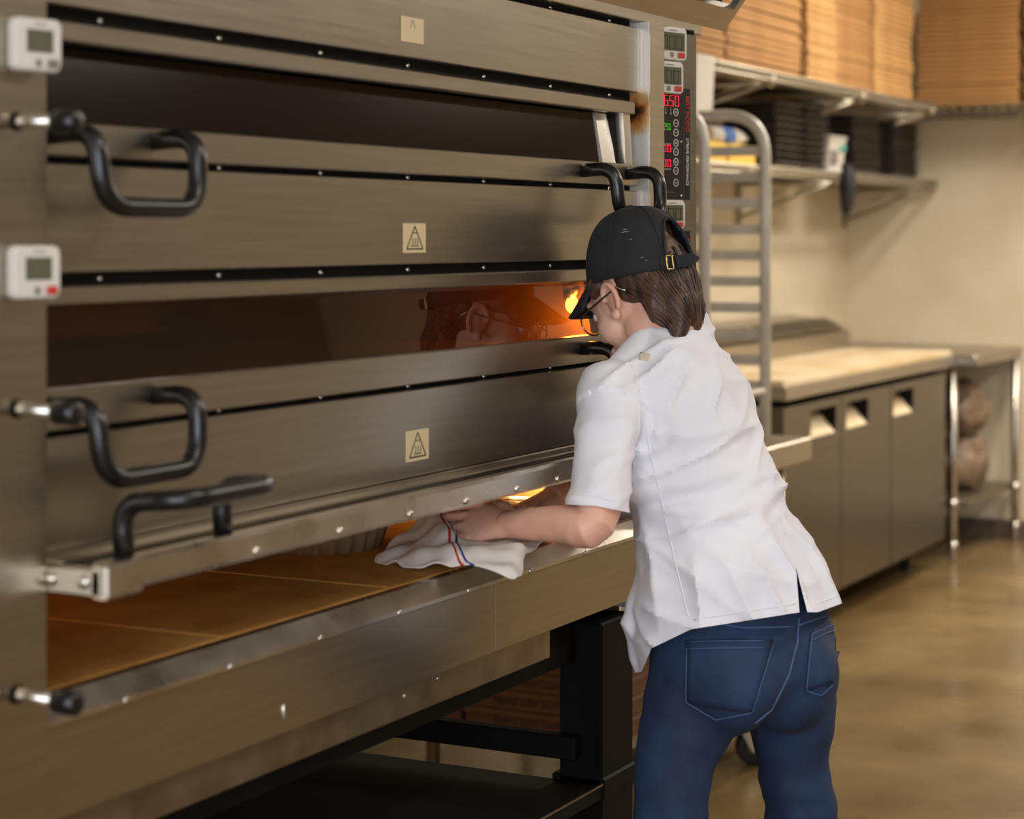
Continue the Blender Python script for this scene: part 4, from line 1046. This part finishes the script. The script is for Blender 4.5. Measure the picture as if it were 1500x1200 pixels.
P, R_ = lerp_path([hd(-.08, .03, -.05), hd(-.072, .035, -.085), hd(-.055, .045, -.115), hd(-.035, .055, -.145)], [.022, .018, .012, .005], 4); limb(hr, P, R_, 12)
hm_ = fuse(hr, .0045, 5)
wrinkle(hm_, lambda p, n_: noise.noise(Vector((p.x*70, p.y*70, p.z*12)))*.0035+noise.noise(p*25)*.002)
hair = link_mesh('hair', hm_, M['hair'], per)
hb = bvh_of(hair); st_ = MB(); rnd = random.Random(3)
for k in range(150):
    a = rnd.uniform(-1.9, 1.9); u0 = rnd.uniform(-.01, .05); P = []
    for s_ in range(7):
        t = s_/6; ang = PI+a*(1-.35*t)
        src = hd(.30*math.cos(ang)*.6, .30*math.sin(ang)*.6*-1, u0-.10*t+.02*math.sin(k)); tgt = hd(-.05, 0, u0-.10*t)
        h = on(hb, src, (tgt-src).normalized(), rnd.uniform(.0002, .0018))
        if h: P.append(h)
    if len(P) > 3: st_.tube(P, [.0011]*(len(P)-1)+[.0004], 4)
st_.build('hair_strands', M['hair'], hair)['kind'] = 'stuff'
# ---- cap
cpt = math.radians(11); FC = HF*math.cos(cpt)-UPV*math.sin(cpt); UC = HF*math.sin(cpt)+UPV*math.cos(cpt)
CM = Matrix(((FC.x, LH.x, UC.x), (FC.y, LH.y, UC.y), (FC.z, LH.z, UC.z)))
def cd_(f, l, u): return HDO + CM @ Vector((f, l, u))
capb = MB(); nA, nB = 72, 22; rows = []
CF, CLL, CU, CH = .095, .084, .030, .120
def cap_pt(q, v, off=0):
    e_ = math.cos(v*PI/2)**.72; hgt = math.sin(v*PI/2)
    rr = 1+.012*math.cos(6*q)*(1-v)*0
    return cd_(-.003+(CF+off)*e_*math.cos(q)*rr-.010*hgt*0, (CLL+off)*e_*math.sin(q)*rr, CU+(CH+off)*hgt**.95)
vs = []; fs = []
for i in range(nB+1):
    for j in range(nA):
        q = 2*PI*j/nA; vs.append(cap_pt(q, i/nB))
def hole(q, v):                                            # arched opening at the back above the strap
    dq = (q-PI+PI) % (2*PI)-PI; dq = abs(((q-PI) + PI) % (2*PI) - PI)
    return v < .50 and dq < .46*math.sqrt(max(0, 1-(v/.50)**2))
for i in range(nB):
    for j in range(nA):
        if hole(2*PI*(j+.5)/nA, (i+.5)/nB): continue
        fs.append((i*nA+j, i*nA+(j+1) % nA, (i+1)*nA+(j+1) % nA, (i+1)*nA+j))
capb.add(vs, fs, 0, True)
cap = capb.build('cap', M['cap'], per); md = cap.modifiers.new('thickness', 'SOLIDIFY'); md.thickness = .003; md.offset = -1
sb = MB()
for k in range(6):
    q = PI/6+k*PI/3; sb.tube([cap_pt(q, v/16, .0006) for v in range(17) if not hole(q, v/16)], .0011, 5)
sb.tube([cap_pt(PI+.46*math.sin(a)*1.04*0+.48*math.cos(a), .52*math.sin(a), .0008) for a in [PI*k/18 for k in range(19)]], .0028, 6)
sb.ell(cap_pt(0, 1, .002), (.007, .007, .004), CM, 12, 8)
sb.build('cap_seam', M['cap'], cap)
bm2 = MB(); nb = 20; vs = []; fs = []                       # brim
for i in range(7):
    t = i/6
    for j in range(nb+1):
        q = -1.05+2.1*j/nb; base = Vector((-.003+CF*math.cos(q), CLL*math.sin(q), CU+.004))
        reach = .074*t*max(.0, math.cos(q*1.25))**.55
        dr = math.radians(40); droop = .030*(math.sin(q))**2*t
        v = base+Vector((reach*math.cos(dr)+.0*t, .008*t*math.sin(q), -reach*math.sin(dr)-droop)); vs.append(cd_(*v))
for i in range(6):
    for j in range(nb): fs.append((i*(nb+1)+j, i*(nb+1)+j+1, (i+1)*(nb+1)+j+1, (i+1)*(nb+1)+j))
bm2.add(vs, fs, 0, True); bo2 = bm2.build('cap_brim', M['cap'], cap); md = bo2.modifiers.new('thickness', 'SOLIDIFY'); md.thickness = .004
sp_ = MB(); vs = []; n = 26
for j in range(n+1):
    q = PI-.62+1.24*j/n
    for (dz, off) in ((-.002, .0015), (.022, .0015)):
        vs.append(cd_(-.003+(CF+off)*math.cos(q), (CLL+off)*math.sin(q), CU+dz))
sp_.add(vs, [(2*j, 2*j+2, 2*j+3, 2*j+1) for j in range(n)], 0, True)
so = sp_.build('cap_strap', M['cap'], cap); md = so.modifiers.new('thickness', 'SOLIDIFY'); md.thickness = .003
tail = MB(); q = PI-.30; a0 = cd_(-.003+(CF+.003)*math.cos(q), (CLL+.003)*math.sin(q), CU+.010)
qb = PI+.0; a1 = cd_(-.003+(CF+.016)*math.cos(qb), (CLL)*math.sin(qb), CU+.012)
dirr = (a1-a0).normalized(); up_ = CM @ Vector((0, 0, .010)); a2 = a1+dirr*.012
tail.add([a0-up_, a1-up_, a2-up_*.1, a1+up_, a0+up_], [(0, 1, 2, 3, 4)]); to = tail.build('strap_tail', M['cap'], cap); md = to.modifiers.new('thickness', 'SOLIDIFY'); md.thickness = .003
bk = MB(); qv = PI-.44
def bp(dq, du): q = qv+dq; return cd_(-.003+(CF+.0055)*math.cos(q), (CLL+.0055)*math.sin(q), CU+.010+du)
P = bend([bp(-.062, -.0115), bp(.062, -.0115), bp(.062, .0115), bp(-.062, .0115)], .003, 3); P = [bp(-.062, 0)]+[bp(-.062, -.009)]+P+[bp(-.062, .009)]
bk.tube(P, .0017, 8, closed=True); bk.build('buckle', M['brass'], cap)
fl = MB()
for (q, v, s_) in ((1.95, .43, .0045), (1.97, .40, .0065), (1.91, .40, .004), (2.06, .31, .002), (2.22, .12, .003), (2.28, .09, .002)):
    fl.ell(cap_pt(q, v, .0006), (s_, s_*.8, .0012), CM, 8, 6)
fl.build('flour_smudge', M['flour'], cap)
# ---- glasses
gs = MB()
for sg in (1, -1):
    c = (.100, sg*.032, -.006); gs.tube([hd(c[0]-.006*abs(math.cos(a))*0, c[1]+.024*math.cos(a), c[2]+.019*math.sin(a)) for a in [2*PI*k/20 for k in range(20)]], .0016, 6, closed=True)
    gs.tube([hd(.098, sg*.056, .002), hd(.088, sg*.070, .004), hd(.03, sg*.077, .008), hd(-.012, sg*.080, .012), hd(-.026, sg*.080, -.002)], .0018, 6)
gs.tube([hd(.100, .009, .0), hd(.103, 0, .004), hd(.100, -.009, .0)], .0014, 6)
go = gs.build('glasses', M['frame'], per)
for sg in (1, -1):
    le = MB(); c = (.100, sg*.032, -.006); P = [hd(c[0], c[1]+.023*math.cos(a), c[2]+.018*math.sin(a)) for a in [2*PI*k/20 for k in range(20)]]
    le.prism(P, FH*.001); le.build('lens', M['lens'], go)
